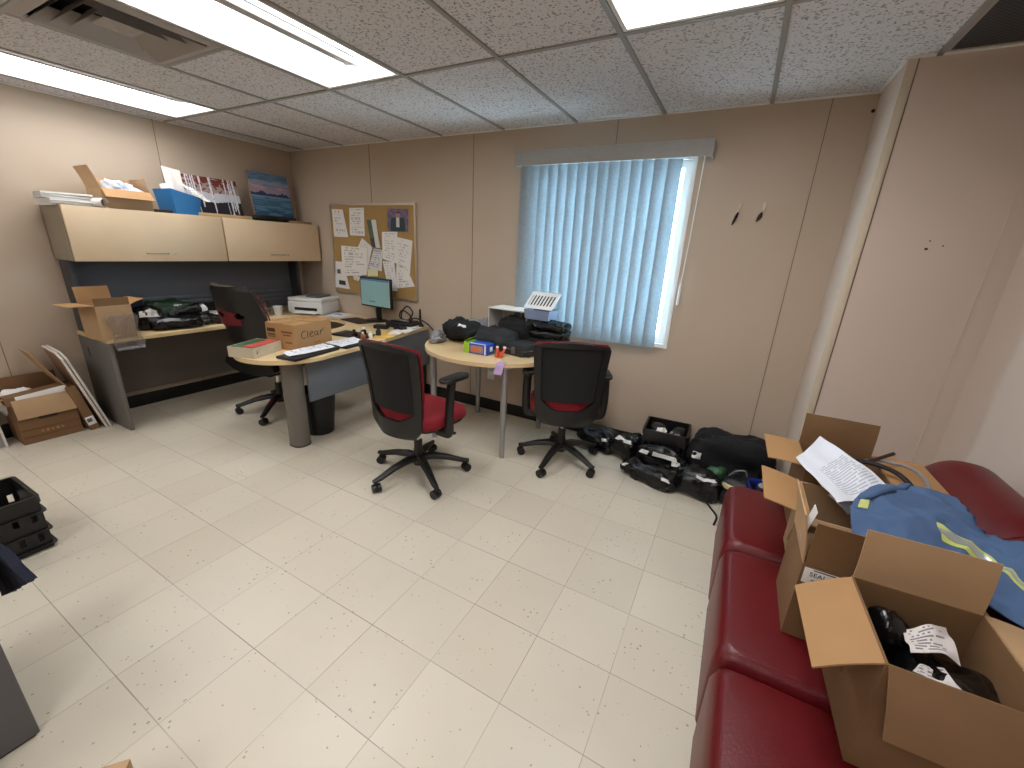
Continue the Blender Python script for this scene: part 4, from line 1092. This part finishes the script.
# rounded end: tray of packets, lettered carton, folders
tr = thing('packet_tray', 'shallow pale carton of green and red packets on the rounded desk end', 'tray', (-2.865, 1.60, Z), R(20))
rc = [(-.095, -.135), (.095, -.135), (.095, .135), (-.095, .135)]
part('tray_body', 'tray_card', tr, lambda b: add_tub(b, rc, rc, .07, .004), smooth=False)
boxpart('green_packet', 'green_plastic', tr, (-.045, 0, .04), (.085, .25, .066), .01)
bag_p = part('red_packet', 'red_pack', tr, lambda b: add_slab(b, lambda u, v: (.006 + .080 * u, -.12 + .24 * v, .074 + .004 * noise.noise(Vector((u * 5, v * 8, 0)))), 8, 14, .05), angle=60)
cl = carton('lettered_carton', 'taped brown carton with handwriting on its front, on the rounded desk end', (-2.865, 1.945, Z), R(9), .27, .35, .185, {'+x': (.14, -88), '-x': (.14, -88), '+y': (.18, -89), '-y': (.18, -89)}, m='card_pale')
boxpart('tape', 'tape', cl, (0, 0, .1905), (.05, .352, .002), .0005)
def stroke(nm, pts, m='ink', r=.0022, par=cl):
    part(nm, m, par, lambda b: add_tube(b, smooth_path(pts, 5), r, 6))
fx = .1365
def hw_(y, z): return (fx, y, z * .92 - .01)
for nm, pts in (('letter_c', [(-.075, .150), (-.095, .156), (-.115, .140), (-.118, .112), (-.10, .098), (-.082, .104)]),
                ('letter_l', [(-.060, .150), (-.064, .104), (-.054, .100)]),
                ('letter_e', [(-.04, .120), (-.015, .128), (-.012, .140), (-.028, .142), (-.042, .118), (-.03, .100), (-.008, .106)]),
                ('letter_a', [(.034, .134), (.012, .136), (.004, .116), (.016, .104), (.034, .120), (.036, .136), (.036, .106), (.046, .104)]),
                ('letter_r', [(.060, .104), (.062, .136), (.068, .128), (.082, .142), (.096, .150)])):
    stroke(nm, [hw_(y, z) for y, z in pts])
stroke('small_note', [hw_(-.01, .045), hw_(.01, .052), hw_(.02, .044), hw_(.04, .054), hw_(.05, .046)], 'card_ink', .0016)
for k, (x, z, w, h) in enumerate(((-.085, .135, .075, .026), (-.085, .104, .075, .016), (-.085, .088, .07, .008))):
    boxpart('printed_mark', 'card_ink' if k else 'dark_brown', cl, (x, -.1756, z), (w, .001, h), .0003)
for k, (x, z, w, h) in enumerate(((.06, .13, .10, .014), (.06, .108, .07, .010), (.07, .055, .06, .010))):
    boxpart('printed_mark', 'card_ink', cl, (x, -.1756, z), (w, .001, h), .0003)
f1 = thing('black_binder', 'black binder with white papers near the rounded desk edge', 'binder', (-2.575, 1.80, Z), R(8))
boxpart('cover', 'black_plastic', f1, (0, 0, .010), (.17, .40, .020), .005)
psheet('paper_sheet', 'white papers lying on the black binder near the rounded desk end', ((-2.66, 1.66, Z + .026), (-2.53, 1.62, Z + .026), (-2.53, 1.98, Z + .03), (-2.67, 1.99, Z + .03)), text_lines(40, (226, 228, 232), (176, 178, 184), 14, .1, .5), 14, 20, 'paper', pg, nrm=(0, 0, 1), warp=.006, seed=4)
f2 = thing('black_binder', 'black binder under white papers beside the lettered carton', 'binder', (-2.60, 2.16, Z), R(5))
boxpart('cover', 'black_plastic', f2, (0, 0, .010), (.20, .24, .020), .005)
psheet('paper_sheet', 'white papers lying on the second black binder behind the task chair', ((-2.70, 2.03, Z + .027), (-2.51, 2.02, Z + .027), (-2.52, 2.25, Z + .027), (-2.69, 2.29, Z + .027)), text_lines(41, (228, 230, 234), (186, 188, 194), 12, .1, .5), 14, 18, 'paper', pg, nrm=(0, 0, 1), warp=.006, seed=6)

# ------------------------------------------------------------------ on the round table
Z2 = ZT + .001
TG = 'black bags on the round table'
bag('black_bag', 'black bag at the left side of the round table', 'bag', (-1.95, 2.80, Z2), R(-15), .36, .26, .17, m='cloth_black', seed=31, amp=.06, group=TG, stickers=((-60, 35, 34, 10),))
bag('clear_bag', 'clump of clear plastic wrap at the left edge of the round table', 'plastic wrap', (-2.09, 2.62, Z2), R(20), .12, .12, .09, m='silver_grey', seed=32, amp=.05, freq=18)
bag('black_bag', 'low wide charcoal bag in the middle of the round table', 'bag', (-1.66, 2.79, Z2), R(-8), .46, .28, .15, m='cloth_charcoal', seed=33, amp=.05, group=TG)
cs = thing('black_case', 'flat black zip case on the front right of the round table', 'case', (-1.385, 2.74, Z2), R(-12))
part('case_body', 'cloth_charcoal', cs, lambda b: add_prism(b, rrect(.27, .22, .04, 6), 0, .085, .018), angle=60)
part('zip', 'black_gloss', cs, lambda b: add_tube(b, [(x, y, .045) for x, y in rrect(.274, .224, .042, 6)], .004, 6, True))
boxpart('buckle', 'printer_grey', cs, (.02, -.112, .04), (.035, .008, .05), .002)
bag('black_bag', 'bunched black cloth bag behind the black zip case on the round table', 'bag', (-1.50, 2.93, Z2), R(10), .34, .22, .25, m='cloth_black', seed=35, amp=.06, group=TG)
bag('silver_bag', 'grey plastic wrapped bundle at the back left of the round table', 'bag', (-1.92, 3.05, Z2), R(5), .30, .16, .17, m='silver_grey', seed=34, amp=.05)
bag('purple_cloth', 'small purple cloth lump among the bags on the round table', 'cloth', (-1.40, 2.90, Z2 + .09), R(5), .10, .08, .05, m='purple', seed=36, amp=.02)
snk = thing('snack_box', 'lime and blue snack box at the front of the round table', 'box', (-1.635, 2.545, Z2), R(2))
boxpart('carton', 'pack_blue', snk, (.0, 0, .04), (.20, .11, .08), .002)
boxpart('lime_end', 'lime', snk, (-.078, 0, .0405), (.05, .1125, .083), .002)
boxpart('front_picture', 'pack_grey', snk, (.012, -.0555, .037), (.105, .003, .055), .001)
for k, (x, w, h) in enumerate(((-.038, .010, .044), (-.022, .014, .036), (-.005, .012, .044), (.008, .010, .034), (.024, .014, .042), (.042, .008, .036))):
    boxpart('orange_mark', 'orange_pack', snk, (x, -.0575, .036), (w * .8, .002, h * .75), .0006)
boxpart('white_strip', 'paper', snk, (.02, -.053, .0795), (.13, .01, .003), .0006)
boxpart('white_strip', 'paper', snk, (.083, -.0562, .04), (.012, .002, .07), .0006)
boxpart('white_mark', 'paper', snk, (.1008, .005, .04), (.002, .04, .035), .0006)
lf = part('open_flap', 'lime', snk, lambda b: add_slab(b, lambda u, v: (-.103 + .045 * u, -.05 + .1 * v, .083 + .03 * u), 2, 2, .002))
oc = thing('orange_clip', 'orange red plastic clip lying at the front edge of the round table', 'clip', (-1.455, 2.545, Z2), R(20))
for k, (x, r) in enumerate(((-.018, -14), (.018, 14))):
    part('jaw', 'orange_red', oc, lambda b: add_tube(b, smooth_path([(x, -.05, .012), (x * .5, -.01, .018), (x * 1.2, .03, .03), (x * 1.5, .045, .05)], 4), .010, 8))
    part('tip', 'paper', oc, lambda b: add_tube(b, [(x * 1.5, .045, .05), (x * 1.6, .05, .064)], .011, 8))
tg = thing('paper_tag', 'lavender paper tag hanging over the front edge of the round table', 'tag', (-1.340, 2.366, Z2))
part('tag_sheet', 'lavender', tg, lambda b: add_slab(b, lambda u, v: ((u - .5) * .062 - .03 * max(0, v - .5), .035 - .05 * min(1, v * 1.6) - .012 * max(0, v - .6), .006 - (.0 if v < .5 else .16 * (v - .5) + .0)), 4, 12, .0015), angle=70, rot=(0, 0, R(6)))
wbx = thing('white_cubby', 'white open fronted storage cube at the back of the round table', 'storage cube', (-1.61, 3.03, Z2), R(-3))
def cubby(b):
    rc = [(-.185, -.145), (.185, -.145), (.185, .145), (-.185, .145)]
    add_tub(b, rc, rc, .21, .007, z0=-.105)
    rx = Matrix.Rotation(PI / 2, 3, 'X')
    for v in b.verts:
        v.co = rx @ v.co; v.co.z += .145
part('cube_shell', 'white_board', wbx, cubby, smooth=False)
boxpart('front_rim', 'printer_white', wbx, (0, -.106, .286), (.374, .008, .012), .002)
bag('black_bag', 'black bag stuffed in the white open fronted cube', 'bag', (-1.57, 3.02, Z2 + .008), 0, .24, .14, .22, m='cloth_black', seed=37, amp=.015, group=TG)
for k, (m, lb) in enumerate((('pink_paper', 'lowest pink papers in the pile under the black clothes on the round table'), ('paper', 'white papers in the pile under the black clothes on the round table'), ('pink_paper', 'pink papers directly beneath the black clothes on the round table'))):
    boxthing('paper_stack', lb, 'papers', (-1.225 - .006 * k, 2.93, Z2 + .013 * k), (.20, .28, .012), m, .001, R(-8 + 5 * k), 'papers on the round table')
zc = Z2 + .04
for k, (h, lb) in enumerate(((.07, 'thick folded black garment, lowest of the stack at the right of the round table'), (.06, 'folded black garment in the middle of the stack at the right of the round table'), (.05, 'crumpled black plastic package on top of the black garments on the round table'))):
    bag('black_garment', lb, 'garment', (-1.245 + .012 * k, 2.94, zc), R(-6 + 9 * k), .32 - .02 * k, .26, h + .014, m='bag_black' if k else 'cloth_black', seed=50 + k, amp=.03 if k < 2 else .05, group='black garments on the round table', e=.4)
    zc += h
ly = thing('slotted_tray', 'blue grey tray with a raised slotted lid on top of the black garments', 'tray', (-1.335, 2.97, zc + .02), R(-4))
part('tray_body', 'tray_blue', ly, lambda b: add_tub(b, [(-.10, -.075), (.10, -.075), (.10, .075), (-.10, .075)], [(-.11, -.085), (.11, -.085), (.11, .085), (-.11, .085)], .075, .005), smooth=False)
def slots(u, v): return not (.08 < u < .93 and .2 < v < .82 and (u * 9) % 1 > .48)
part('slotted_lid', 'white_vinyl', ly, lambda b: add_slab(b, lambda u, v: ((u - .5) * .25 + .03 * v, -.07 + .09 * v, .085 + .12 * v), 72, 10, .004, mask=slots), smooth=False)
part('lid_backing', 'navy', ly, lambda b: add_slab(b, lambda u, v: ((u - .5) * .235 + .03 * v, -.060 + .088 * v, .083 + .115 * v), 4, 4, .003), smooth=False)

# ------------------------------------------------------------------ packages on the floor by the window wall
FG = 'black packages on the floor by the back wall'
mc = thing('storage_crate', 'open black crate of labelled packages against the back wall, right of the second task chair', 'crate', (-.275, 3.04, 0), R(2))
def crate_rim(b, w, d, z, hgt, t):
    add_tub(b, rrect(w, d, .02, 3), rrect(w, d, .02, 3), hgt, t, z0=z)
def lattice(b, w, d, h, nw, nd, t=.008):
    """four slotted walls and a floor as one shell"""
    for sx, sy, L_, n in ((0, -1, w, nw), (0, 1, w, nw), (-1, 0, d, nd), (1, 0, d, nd)):
        def f(u, v):
            s = (u - .5) * (L_ - .02); o_ = (d if sy else w) / 2 - t
            return (s * (-sy if sy else 0) + sx * o_, sy * o_ + s * sx, .006 + v * (h - .03))
        add_slab(b, f, n * 3, 12, t, mask=lambda u, v: not (int(u * n * 3) % 3 == 1 and int(v * 12) in (2, 3, 4, 7, 8) and .06 < u < .94))
    add_box(b, (0, 0, .006), (w - .02, d - .02, .010))
def crate(t, w, d, h, nw=6, nd=5, hh=True):
    part('crate_walls', 'crate_black', t, lambda b: lattice(b, w, d, h, nw, nd), smooth=False)
    def rim(b):
        o = rrect(w, d, .02, 3); i = rrect(w - .03, d - .03, .012, 3)
        for z0, z1 in ((h - .035, h),):
            rings = [[b.verts.new((x, y, z)) for x, y in p] for p, z in ((o, z0), (o, z1), (i, z1), (i, z0))]
            n = len(o)
            for k in range(4):
                A, B = rings[k], rings[(k + 1) % 4]
                for q in range(n): b.faces.new((A[q], A[(q + 1) % n], B[(q + 1) % n], B[q]))
    part('rim', 'crate_black', t, rim, smooth=False)
    for z in ((.02, .10, h - .085) if hh else (.02,)):
        def ridge(b, z=z):
            o = rrect(w + .014, d + .014, .02, 3); i = rrect(w - .008, d - .008, .015, 3)
            rings = [[b.verts.new((x, y, zz)) for x, y in p] for p, zz in ((o, z), (o, z + .006), (i, z + .008), (i, z - .002))]
            n = len(o)
            for k in range(4):
                A, B = rings[k], rings[(k + 1) % 4]
                for q in range(n): b.faces.new((A[q], A[(q + 1) % n], B[(q + 1) % n], B[q]))
        part('ridge', 'crate_black', t, ridge, smooth=False)
crate(mc, .315, .29, .30, hh=False)
bag('black_package', 'black package inside the crate by the back wall, a white label on top', 'package', (-.335, 3.03, .014), R(10), .15, .20, .285, seed=61, group=FG, amp=.02, stickers=((-60, 62, 70, 24),))
bag('black_package', 'grey streaked package inside the right half of the crate by the back wall', 'package', (-.20, 3.04, .014), R(-10), .12, .20, .275, m='bag_matte', seed=62, group=FG, amp=.02, stickers=((-70, 55, 40, 20), (-120, 60, 30, 20)), sticker_m='silver_grey')
bag('black_package', 'black package with white labels leaning on the front of the back wall crate', 'package', (-.27, 2.84, 0), R(-4), .36, .10, .21, seed=63, group=FG, amp=.03, stickers=((-118, 28, 30, 18), (-78, 30, 34, 20), (-60, 12, 30, 16)))
bag('black_package', 'leftmost black package by the back wall, partly behind the second task chair', 'package', (-.77, 3.03, 0), R(-18), .34, .22, .15, seed=64, group=FG, stickers=((-60, 44, 26, 20),))
bag('black_package', 'black package left of the back wall crate with a white label on top', 'package', (-.53, 2.98, 0), R(-18), .24, .24, .19, seed=65, group=FG, stickers=((-80, 52, 50, 24),))
bag('black_package', 'flat black package lying in front of the back wall crate, nearest the window chair', 'package', (-.31, 2.70, 0), R(-14), .40, .15, .11, seed=66, group=FG, e=.4, stickers=((-140, 40, 24, 34), (-60, 38, 30, 22)))
bag('black_package', 'round black package in the middle of the floor pile with a white strip label', 'package', (.0, 2.74, 0), R(-8), .30, .24, .17, seed=67, group=FG, stickers=((-60, 50, 60, 12),))
bag('black_duffel', 'big round topped black duffel bag standing against the back wall', 'bag', (.15, 3.03, 0), R(-4), .56, .28, .34, m='cloth_black', seed=68, amp=.07, freq=5, stickers=((-118, 4, 16, 10),))
bag('green_bag', 'small green plastic bag in the floor pile below the duffel', 'bag', (.11, 2.80, 0), R(60), .16, .09, .20, m='green_plastic', seed=69, amp=.03)
bag('grey_package', 'smoky package with a cream label in the floor pile right of the green bag', 'package', (.235, 2.72, 0), R(-20), .20, .20, .20, m='bag_matte', seed=70, amp=.04, stickers=((-100, 24, 40, 20),), sticker_m='cream_label')
bt = thing('blue_tub', 'deep blue plastic tub of tools on the floor beyond the far end of the sofa', 'tub', (.385, 2.60, 0), R(8))
part('tub_body', 'blue_deep', bt, lambda b: add_tub(b, rrect(.16, .24, .04, 5), rrect(.20, .29, .05, 5), .20, .005), angle=30)
part('tub_rim', 'blue_deep', bt, lambda b: add_tube(b, [(x, y, .2) for x, y in rrect(.202, .292, .05, 5)], .006, 6, True))
for k, (x, y, rx, ry, L_, lb) in enumerate(((.36, 2.55, .5, -.3, .24, 'black torch leaning in the blue tub, nearest the sofa'), (.40, 2.64, .2, -.5, .22, 'black torch leaning in the blue tub, nearest the wall'))):
    tc = thing('torch', lb, 'torch', (x, y, .05), 0, 'torches in the blue tub', (rx * .4, ry * .4))
    part('torch_body', 'black_gloss', tc, lambda b: add_lathe(b, [(.018, 0), (.02, .01), (.02, L_ * .7), (.028, L_ * .85), (.03, L_)], 16))
    part('torch_lens', 'silver_grey', tc, lambda b: add_lathe(b, [(.026, L_ + .0005), (.024, L_ + .004)], 16))
cable('bag_strap', 'thin black strap trailing on the floor from the pile towards the sofa', [(.06, 2.66, .006), (.10, 2.58, .006), (.14, 2.50, .006), (.13, 2.40, .006)], .006, 'cloth_black', 'strap')
cable('wire_loop', 'thin pale wire handle sticking out of the smoky package', [(.17, 2.76, .17), (.20, 2.74, .22), (.25, 2.74, .235), (.27, 2.76, .19)], .005, 'silver_grey', 'wire')

# ------------------------------------------------------------------ cartons on the sofa
ZS = .451
FLC = {'+x': (.11, 100), '-x': (.135, 126), '+y': (.135, 6), '-y': (.135, 146)}
c1 = carton('carton', 'large open carton nearest the camera on the sofa, black bags inside', (.523, 1.05, ZS), R(2), .252, .272, .292, FLC, m='card', body_m='card_brown', mf={'-x': 'card_pale', '-y': 'card_brown'}, group='cartons on the sofa')  # body darker than flaps: shade below the flap and inside painted in
boxpart('tape_mark', 'card_ink', c1, (-.127, .03, .15), (.001, .05, .09), .0003)
bag('black_package', 'crumpled glossy black bag standing at the left inside the nearest sofa carton', 'package', (.475, 1.115, ZS + .01), R(30), .085, .09, .265, m='bag_gloss', seed=81, group='black bags in the nearest sofa carton', amp=.03, freq=11)
bag('black_package', 'glossy black bag with white shipping labels inside the nearest sofa carton', 'package', (.56, 1.03, ZS + .01), R(-10), .19, .20, .22, m='bag_gloss', seed=82, group='black bags in the nearest sofa carton', amp=.03, freq=9)
psheet('shipping_paper', 'white shipping paper lying on the black bag in the nearest sofa carton', [up(u, v, 'z', .70) for u, v in ((911, 652), (962, 664), (946, 628), (902, 630))], text_lines(50, (214, 208, 204), (120, 116, 116), 9, .08, .7), 20, 18, 'paper', 'shipping papers in the nearest sofa carton', nrm=(0, 0, 1), warp=.01, seed=3, shape=lambda u, v: .012 * math.sin(u * PI))
psheet('shipping_paper', 'lower white shipping paper at the front wall of the nearest sofa carton', [up(u, v, 'z', .685) for u, v in ((912, 672), (964, 694), (944, 668), (920, 664))], text_lines(51, (214, 208, 204), (120, 116, 116), 6, .08, .7), 16, 12, 'paper', 'shipping papers in the nearest sofa carton', nrm=(0, 0, 1), warp=.006, seed=5)
c2 = carton('carton', 'open carton with a white printed label behind the nearest carton on the sofa', (.435, 1.345, ZS), 0, .265, .23, .25, {'-x': (.15, 10), '-y': (.135, 2), '+x': (.13, 95), '+y': (.13, 150)}, m='card', mf={'-y': 'card_brown'}, body_m='card_brown', group='cartons on the sofa')  # body in the darker card too, shade put into its colour
lb_ = boxpart('printed_label', 'paper', c2, (-.066, -.1156, .218), (.12, .001, .05), .0003)
text_mesh('label_text', 'SEAL KIT', .019, 'ink', lb_, Matrix.Translation((-.075, -.1164, .224)) @ Matrix.Rotation(PI / 2, 4, 'X'))
for z, w in ((.239, .05), (.206, .05)): boxpart('label_line', 'printer_grey', lb_, (-.08, -.1162, z), (w, .0006, .004))
boxpart('flap_label', 'paper', c2, (-.128, -.02, .33), (.0012, .05, .10), .0003, rot=Matrix.Rotation(R(10), 3, 'Y'))
bag('black_package', 'black bag inside the labelled sofa carton', 'package', (.435, 1.345, ZS + .01), 0, .2, .2, .2, seed=84, amp=.02)
c3 = carton('carton', 'open carton with a pale left flap half covered by the printed sheet on the sofa', (.475, 1.61, ZS), 0, .265, .27, .262, {'-x': (.14, 78), '+x': (.13, 120), '+y': (.12, 165), '-y': (.12, 160)}, m='card', mf={'-x': 'card_pale'}, group='cartons on the sofa')
c4 = carton('carton', 'open carton with a tall back flap at the far end of the sofa', (.495, 1.965, ZS), R(1), .265, .27, .29, {'+y': (.135, 4), '-x': (.135, 88), '+x': (.16, 88), '-y': (.12, 80)}, m='card_brown', mf={'-x': 'card_pale', '+x': 'card_pale', '-y': 'card_pale'}, group='cartons on the sofa')
bag('black_package', 'black bag inside the carton at the far end of the sofa', 'package', (.50, 1.965, ZS + .01), 0, .2, .21, .24, seed=86, amp=.02)
sp_ = [up(836, 506, 'z', .765), up(893, 494, 'z', .775), up(820, 436, 'z', .80), up(796, 457, 'z', .775)]
psheet('printed_sheet', 'large white printed sheet lying across the cartons on the sofa', sp_, lambda u, v: (178, 180, 188) if .25 < u < .95 and .08 < v < .62 and int(v * 60) % 2 == 0 and noise.noise(Vector((u * 14, int(v * 60), 0))) > -.22 else (222, 226, 234), 30, 60, 'paper', nrm=(0, 0, 1), warp=.02, seed=8, shape=lambda u, v: .03 * (u - .5) ** 2 + .012 * math.sin(v * 5))
psheet('printed_sheet', 'folded white sheet hanging below the large printed sheet on the sofa', [up(848, 514, 'z', .72), up(856, 510, 'z', .72), up(868, 494, 'z', .755), up(828, 494, 'z', .755)], lambda u, v: (214, 218, 228), 8, 8, 'paper', nrm=(0, -.4, 1), warp=.01, seed=2)
for k, (lb, pts, r, m) in enumerate((('dark straight rod sticking out of the far sofa carton', [(.47, 1.93, .72), (.56, 1.93, .775), (.66, 2.02, .80)], .007, 'dark_brown'),
                                   ('thick black hose arching out of the far sofa carton', [(.46, 1.95, .735), (.55, 1.93, .775), (.64, 1.89, .775), (.685, 1.82, .745), (.68, 1.78, .69)], .009, 'black_plastic'),
                                   ('grey cable looping out of the far sofa carton', [(.50, 1.96, .735), (.60, 1.97, .775), (.70, 1.93, .785), (.735, 1.86, .75), (.71, 1.80, .69)], .006, 'silver_grey'))):
    cable('hose', lb, pts, r, m, 'hose')

# blue coverall draped over the cartons
ctl = [[(.43, 1.36, .730), (.52, 1.30, .745), (.62, 1.26, .735), (.70, 1.25, .71), (.75, 1.20, .715), (.80, 1.16, .745)],
       [(.43, 1.46, .752), (.53, 1.42, .770), (.63, 1.40, .765), (.71, 1.37, .75), (.76, 1.28, .75), (.81, 1.24, .79)],
       [(.45, 1.54, .760), (.54, 1.54, .782), (.63, 1.54, .785), (.71, 1.49, .78), (.76, 1.36, .775), (.815, 1.31, .815)],
       [(.48, 1.59, .765), (.56, 1.64, .790), (.64, 1.66, .796), (.725, 1.59, .79), (.755, 1.44, .788), (.815, 1.37, .822)],
       [(.52, 1.61, .762), (.58, 1.68, .784), (.65, 1.71, .79), (.735, 1.67, .785), (.75, 1.51, .788), (.81, 1.41, .824)]]
def cv(u, v):
    n, m_ = len(ctl) - 1, len(ctl[0]) - 1
    def cr(p0, p1, p2, p3, t): return 0.5 * ((2 * p1) + (p2 - p0) * t + (2 * p0 - 5 * p1 + 4 * p2 - p3) * t * t + (3 * p1 - p0 - 3 * p2 + p3) * t ** 3)
    x = min(u * m_, m_ - 1e-6); y = min(v * n, n - 1e-6); i, j = int(x), int(y)
    def row(r):
        g = [Vector(ctl[r][min(max(k, 0), m_)]) for k in (i - 1, i, i + 1, i + 2)]; return cr(*g, x - i)
    g = [row(min(max(k, 0), n)) for k in (j - 1, j, j + 1, j + 2)]
    p = cr(*g, y - j)
    w = .022 * noise.noise(Vector((p.x * 9, p.y * 14, 2))) + .022 * (.5 - abs(noise.noise(Vector((p.x * 16 + p.y * 8, p.y * 22, 5)))))
    return Vector((p.x, p.y, p.z + w + .012))
cw = thing('coverall', 'blue work coverall with yellow and silver stripes crumpled over the sofa cartons', 'coverall', (.66, 1.5, .70))
OF = Vector((.66, 1.5, .70))
part('fabric', 'coverall_blue', cw, lambda b: add_slab(b, lambda u, v: cv(u, v) - OF, 60, 48, .006), angle=80)
def band(v0, v1, u0, u1, slope, off):
    return lambda b: add_slab(b, lambda u, v: cv(u0 + (u1 - u0) * u, v0 + (v1 - v0) * v + slope * (u - .5)) - OF + Vector((0, 0, off)), 40, 5, .0015)
part('yellow_stripe', 'hi_vis', cw, band(.27, .375, .40, .98, -.06, .003), angle=80)
part('silver_stripe', 'reflective', cw, band(.30, .345, .40, .98, -.06, .005), angle=80)
part('sleeve_stripe', 'hi_vis', cw, lambda b: add_slab(b, lambda u, v: cv(.05 + .05 * u, .45 + .4 * v) - OF + Vector((0, 0, .004)), 8, 20, .0015), angle=80)
part('sleeve_fold', 'coverall_blue', cw, lambda b: add_tube(b, [cv(.04 + .3 * t / 8, .55 + .35 * t / 8) - OF + Vector((0, 0, .004)) for t in range(9)], [.006, .016, .02, .02, .018, .016, .014, .01, .004], 10, flat=.6), angle=80)
psheet('white_paper', 'white paper lying on the sofa seat before the nearest carton', [(.40, .72, ZS + .004), (.56, .72, ZS + .004), (.56, .86, ZS + .004), (.41, .86, ZS + .004)], lambda u, v: (226, 226, 226), 4, 4, 'paper', nrm=(0, 0, 1))

# ------------------------------------------------------------------ lower left: cartons by the left wall
fc = carton('carton', 'open brown carton with drooping front flap on the floor by the left wall', (-4.405, .84, 0), 0, .24, .31, .335, {'+x': (.14, 168), '-x': (.12, 0), '+y': (.35, -25), '-y': (.15, 70)}, m='card_brown', mf={'+x': 'card', '-y': 'card_pale', '+y': 'card'})
for k, z in enumerate((.05, .105)): boxpart('printed_stripe', 'card_ink', fc, (.1206, .0, z), (.0008, .30, .012), .0002)
part('handle_slot', 'dark_brown', fc, lambda b: add_prism(b, rrect(.10, .03, .014, 5), -.0008, .0012), loc=(.1208, 0, .185), rot=(PI / 2, 0, PI / 2))
for k in range(5): boxpart('printed_mark', 'card_pale', fc, (.1206, -.05 + .026 * k, .078), (.0008, .016, .018 if k % 2 else .012), .0002)
lbx = thing('label_box', 'long dark box with a white label strip lying in the floor carton', 'box', (-4.335, .825, .315), R(92), tilt=(0, R(-5)))
boxpart('box_body', 'card_brown', lbx, (0, 0, .03), (.32, .09, .06), .003)
boxpart('white_label', 'paper', lbx, (.02, -.0455, .03), (.26, .001, .05), .0003)
bag('white_paper_wad', 'crumpled grey white paper in the floor carton', 'paper', (-4.45, .76, .17), R(80), .20, .10, .20, m='paper', seed=91, amp=.05, freq=9)
nb = thing('narrow_box', 'narrow brown box with a shipping label leaning beside the white panels', 'box', (-4.30, 1.055, 0), 0, tilt=(R(10), 0))
boxpart('box_body', 'card_brown', nb, (-.06, 0, .185), (.22, .055, .37), .003)
boxpart('shipping_label', 'paper', nb, (.0506, -.0, .08), (.001, .05, .07), .0003)
boxpart('label_code', 'printer_grey', nb, (.0512, -.005, .085), (.001, .03, .03), .0002)
for k, (dy, lb) in enumerate(((0, 'white edged panel leaning against the left wall beside the narrow box'), (.022, 'white edged panel leaning against the grey desk side'))):
    wp = thing('foam_board', lb, 'panel', (-4.235, 1.118 + dy, .001), 0, 'white edged panels leaning by the desk', (R(13), 0))
    part('panel_face', 'board_face', wp, lambda b: add_prism(b, [(-.27, .0), (0, 0), (0, .60), (-.05, .64), (-.27, .66)], -.006, .006), smooth=False, rot=(PI / 2, 0, 0))
    part('panel_edge', 'white_board', wp, lambda b: add_tube(b, [(.002, 0, .0), (.002, 0, .60), (-.05, 0, .642), (-.27, 0, .662)], .0085, 6), smooth=False)
gp = thing('grey_board', 'pale grey flat panel at the left edge of the picture, leaning on the left wall', 'panel', (-4.36, .585, 0), 0, tilt=(0, R(-12)))
boxpart('panel_face', 'grey_enamel', gp, (-.008, -.18, .20), (.012, .42, .40), .002)
boxpart('panel_edge', 'white_board', gp, (-.004, .032, .20), (.022, .012, .40), .002)

# milk crate
kc = thing('milk_crate', 'black plastic milk crate standing on the floor at the left edge', 'crate', (-2.90, .265, 0), R(1))
crate(kc, .34, .32, .285)
# grey cabinet with a navy jacket, and a carton corner at the bottom edge
gcab = thing('grey_cabinet', 'dark grey metal cabinet cut off by the lower left corner', 'cabinet', (-1.90, -.20, 0))
boxpart('cabinet_body', 'cabinet_grey', gcab, (0, 0, .355), (.51, .588, .69), .004)
boxpart('plinth', 'black_plastic', gcab, (0, 0, .006), (.49, .57, .012))
jk = thing('navy_jacket', 'navy blue jacket draped over the grey cabinet at the left edge', 'jacket', (-1.74, .10, .70))
def jack(u, v):
    t = max(0, (v - .35) / .65)
    if v < .35: x, y, z = -.36 + .38 * u, -.24 + .24 * v / .35, .012
    else:
        xr = .02 + .145 * t; x = -.36 + (xr + .36) * u
        y = .012 + .05 * math.sin(t * 1.6); z = .012 - t * ((1 - u) * .47 + u * .15)
    k = .010 * noise.noise(Vector((u * 5, v * 4, 2))) + .008 * math.sin(u * 14 + v * 3) * t
    return (x, y + (abs(k) if t > 0 else 0), z + (abs(k) if t == 0 else 0))
part('jacket_body', 'navy', jk, lambda b: add_slab(b, jack, 30, 44, -.022), angle=80)
bc = carton('carton', 'brown carton whose corner shows at the bottom edge of the picture', (-1.05, -.053, 0), R(50), .30, .30, .30, {'+x': (.1, -80), '-x': (.1, -80)}, m='card')
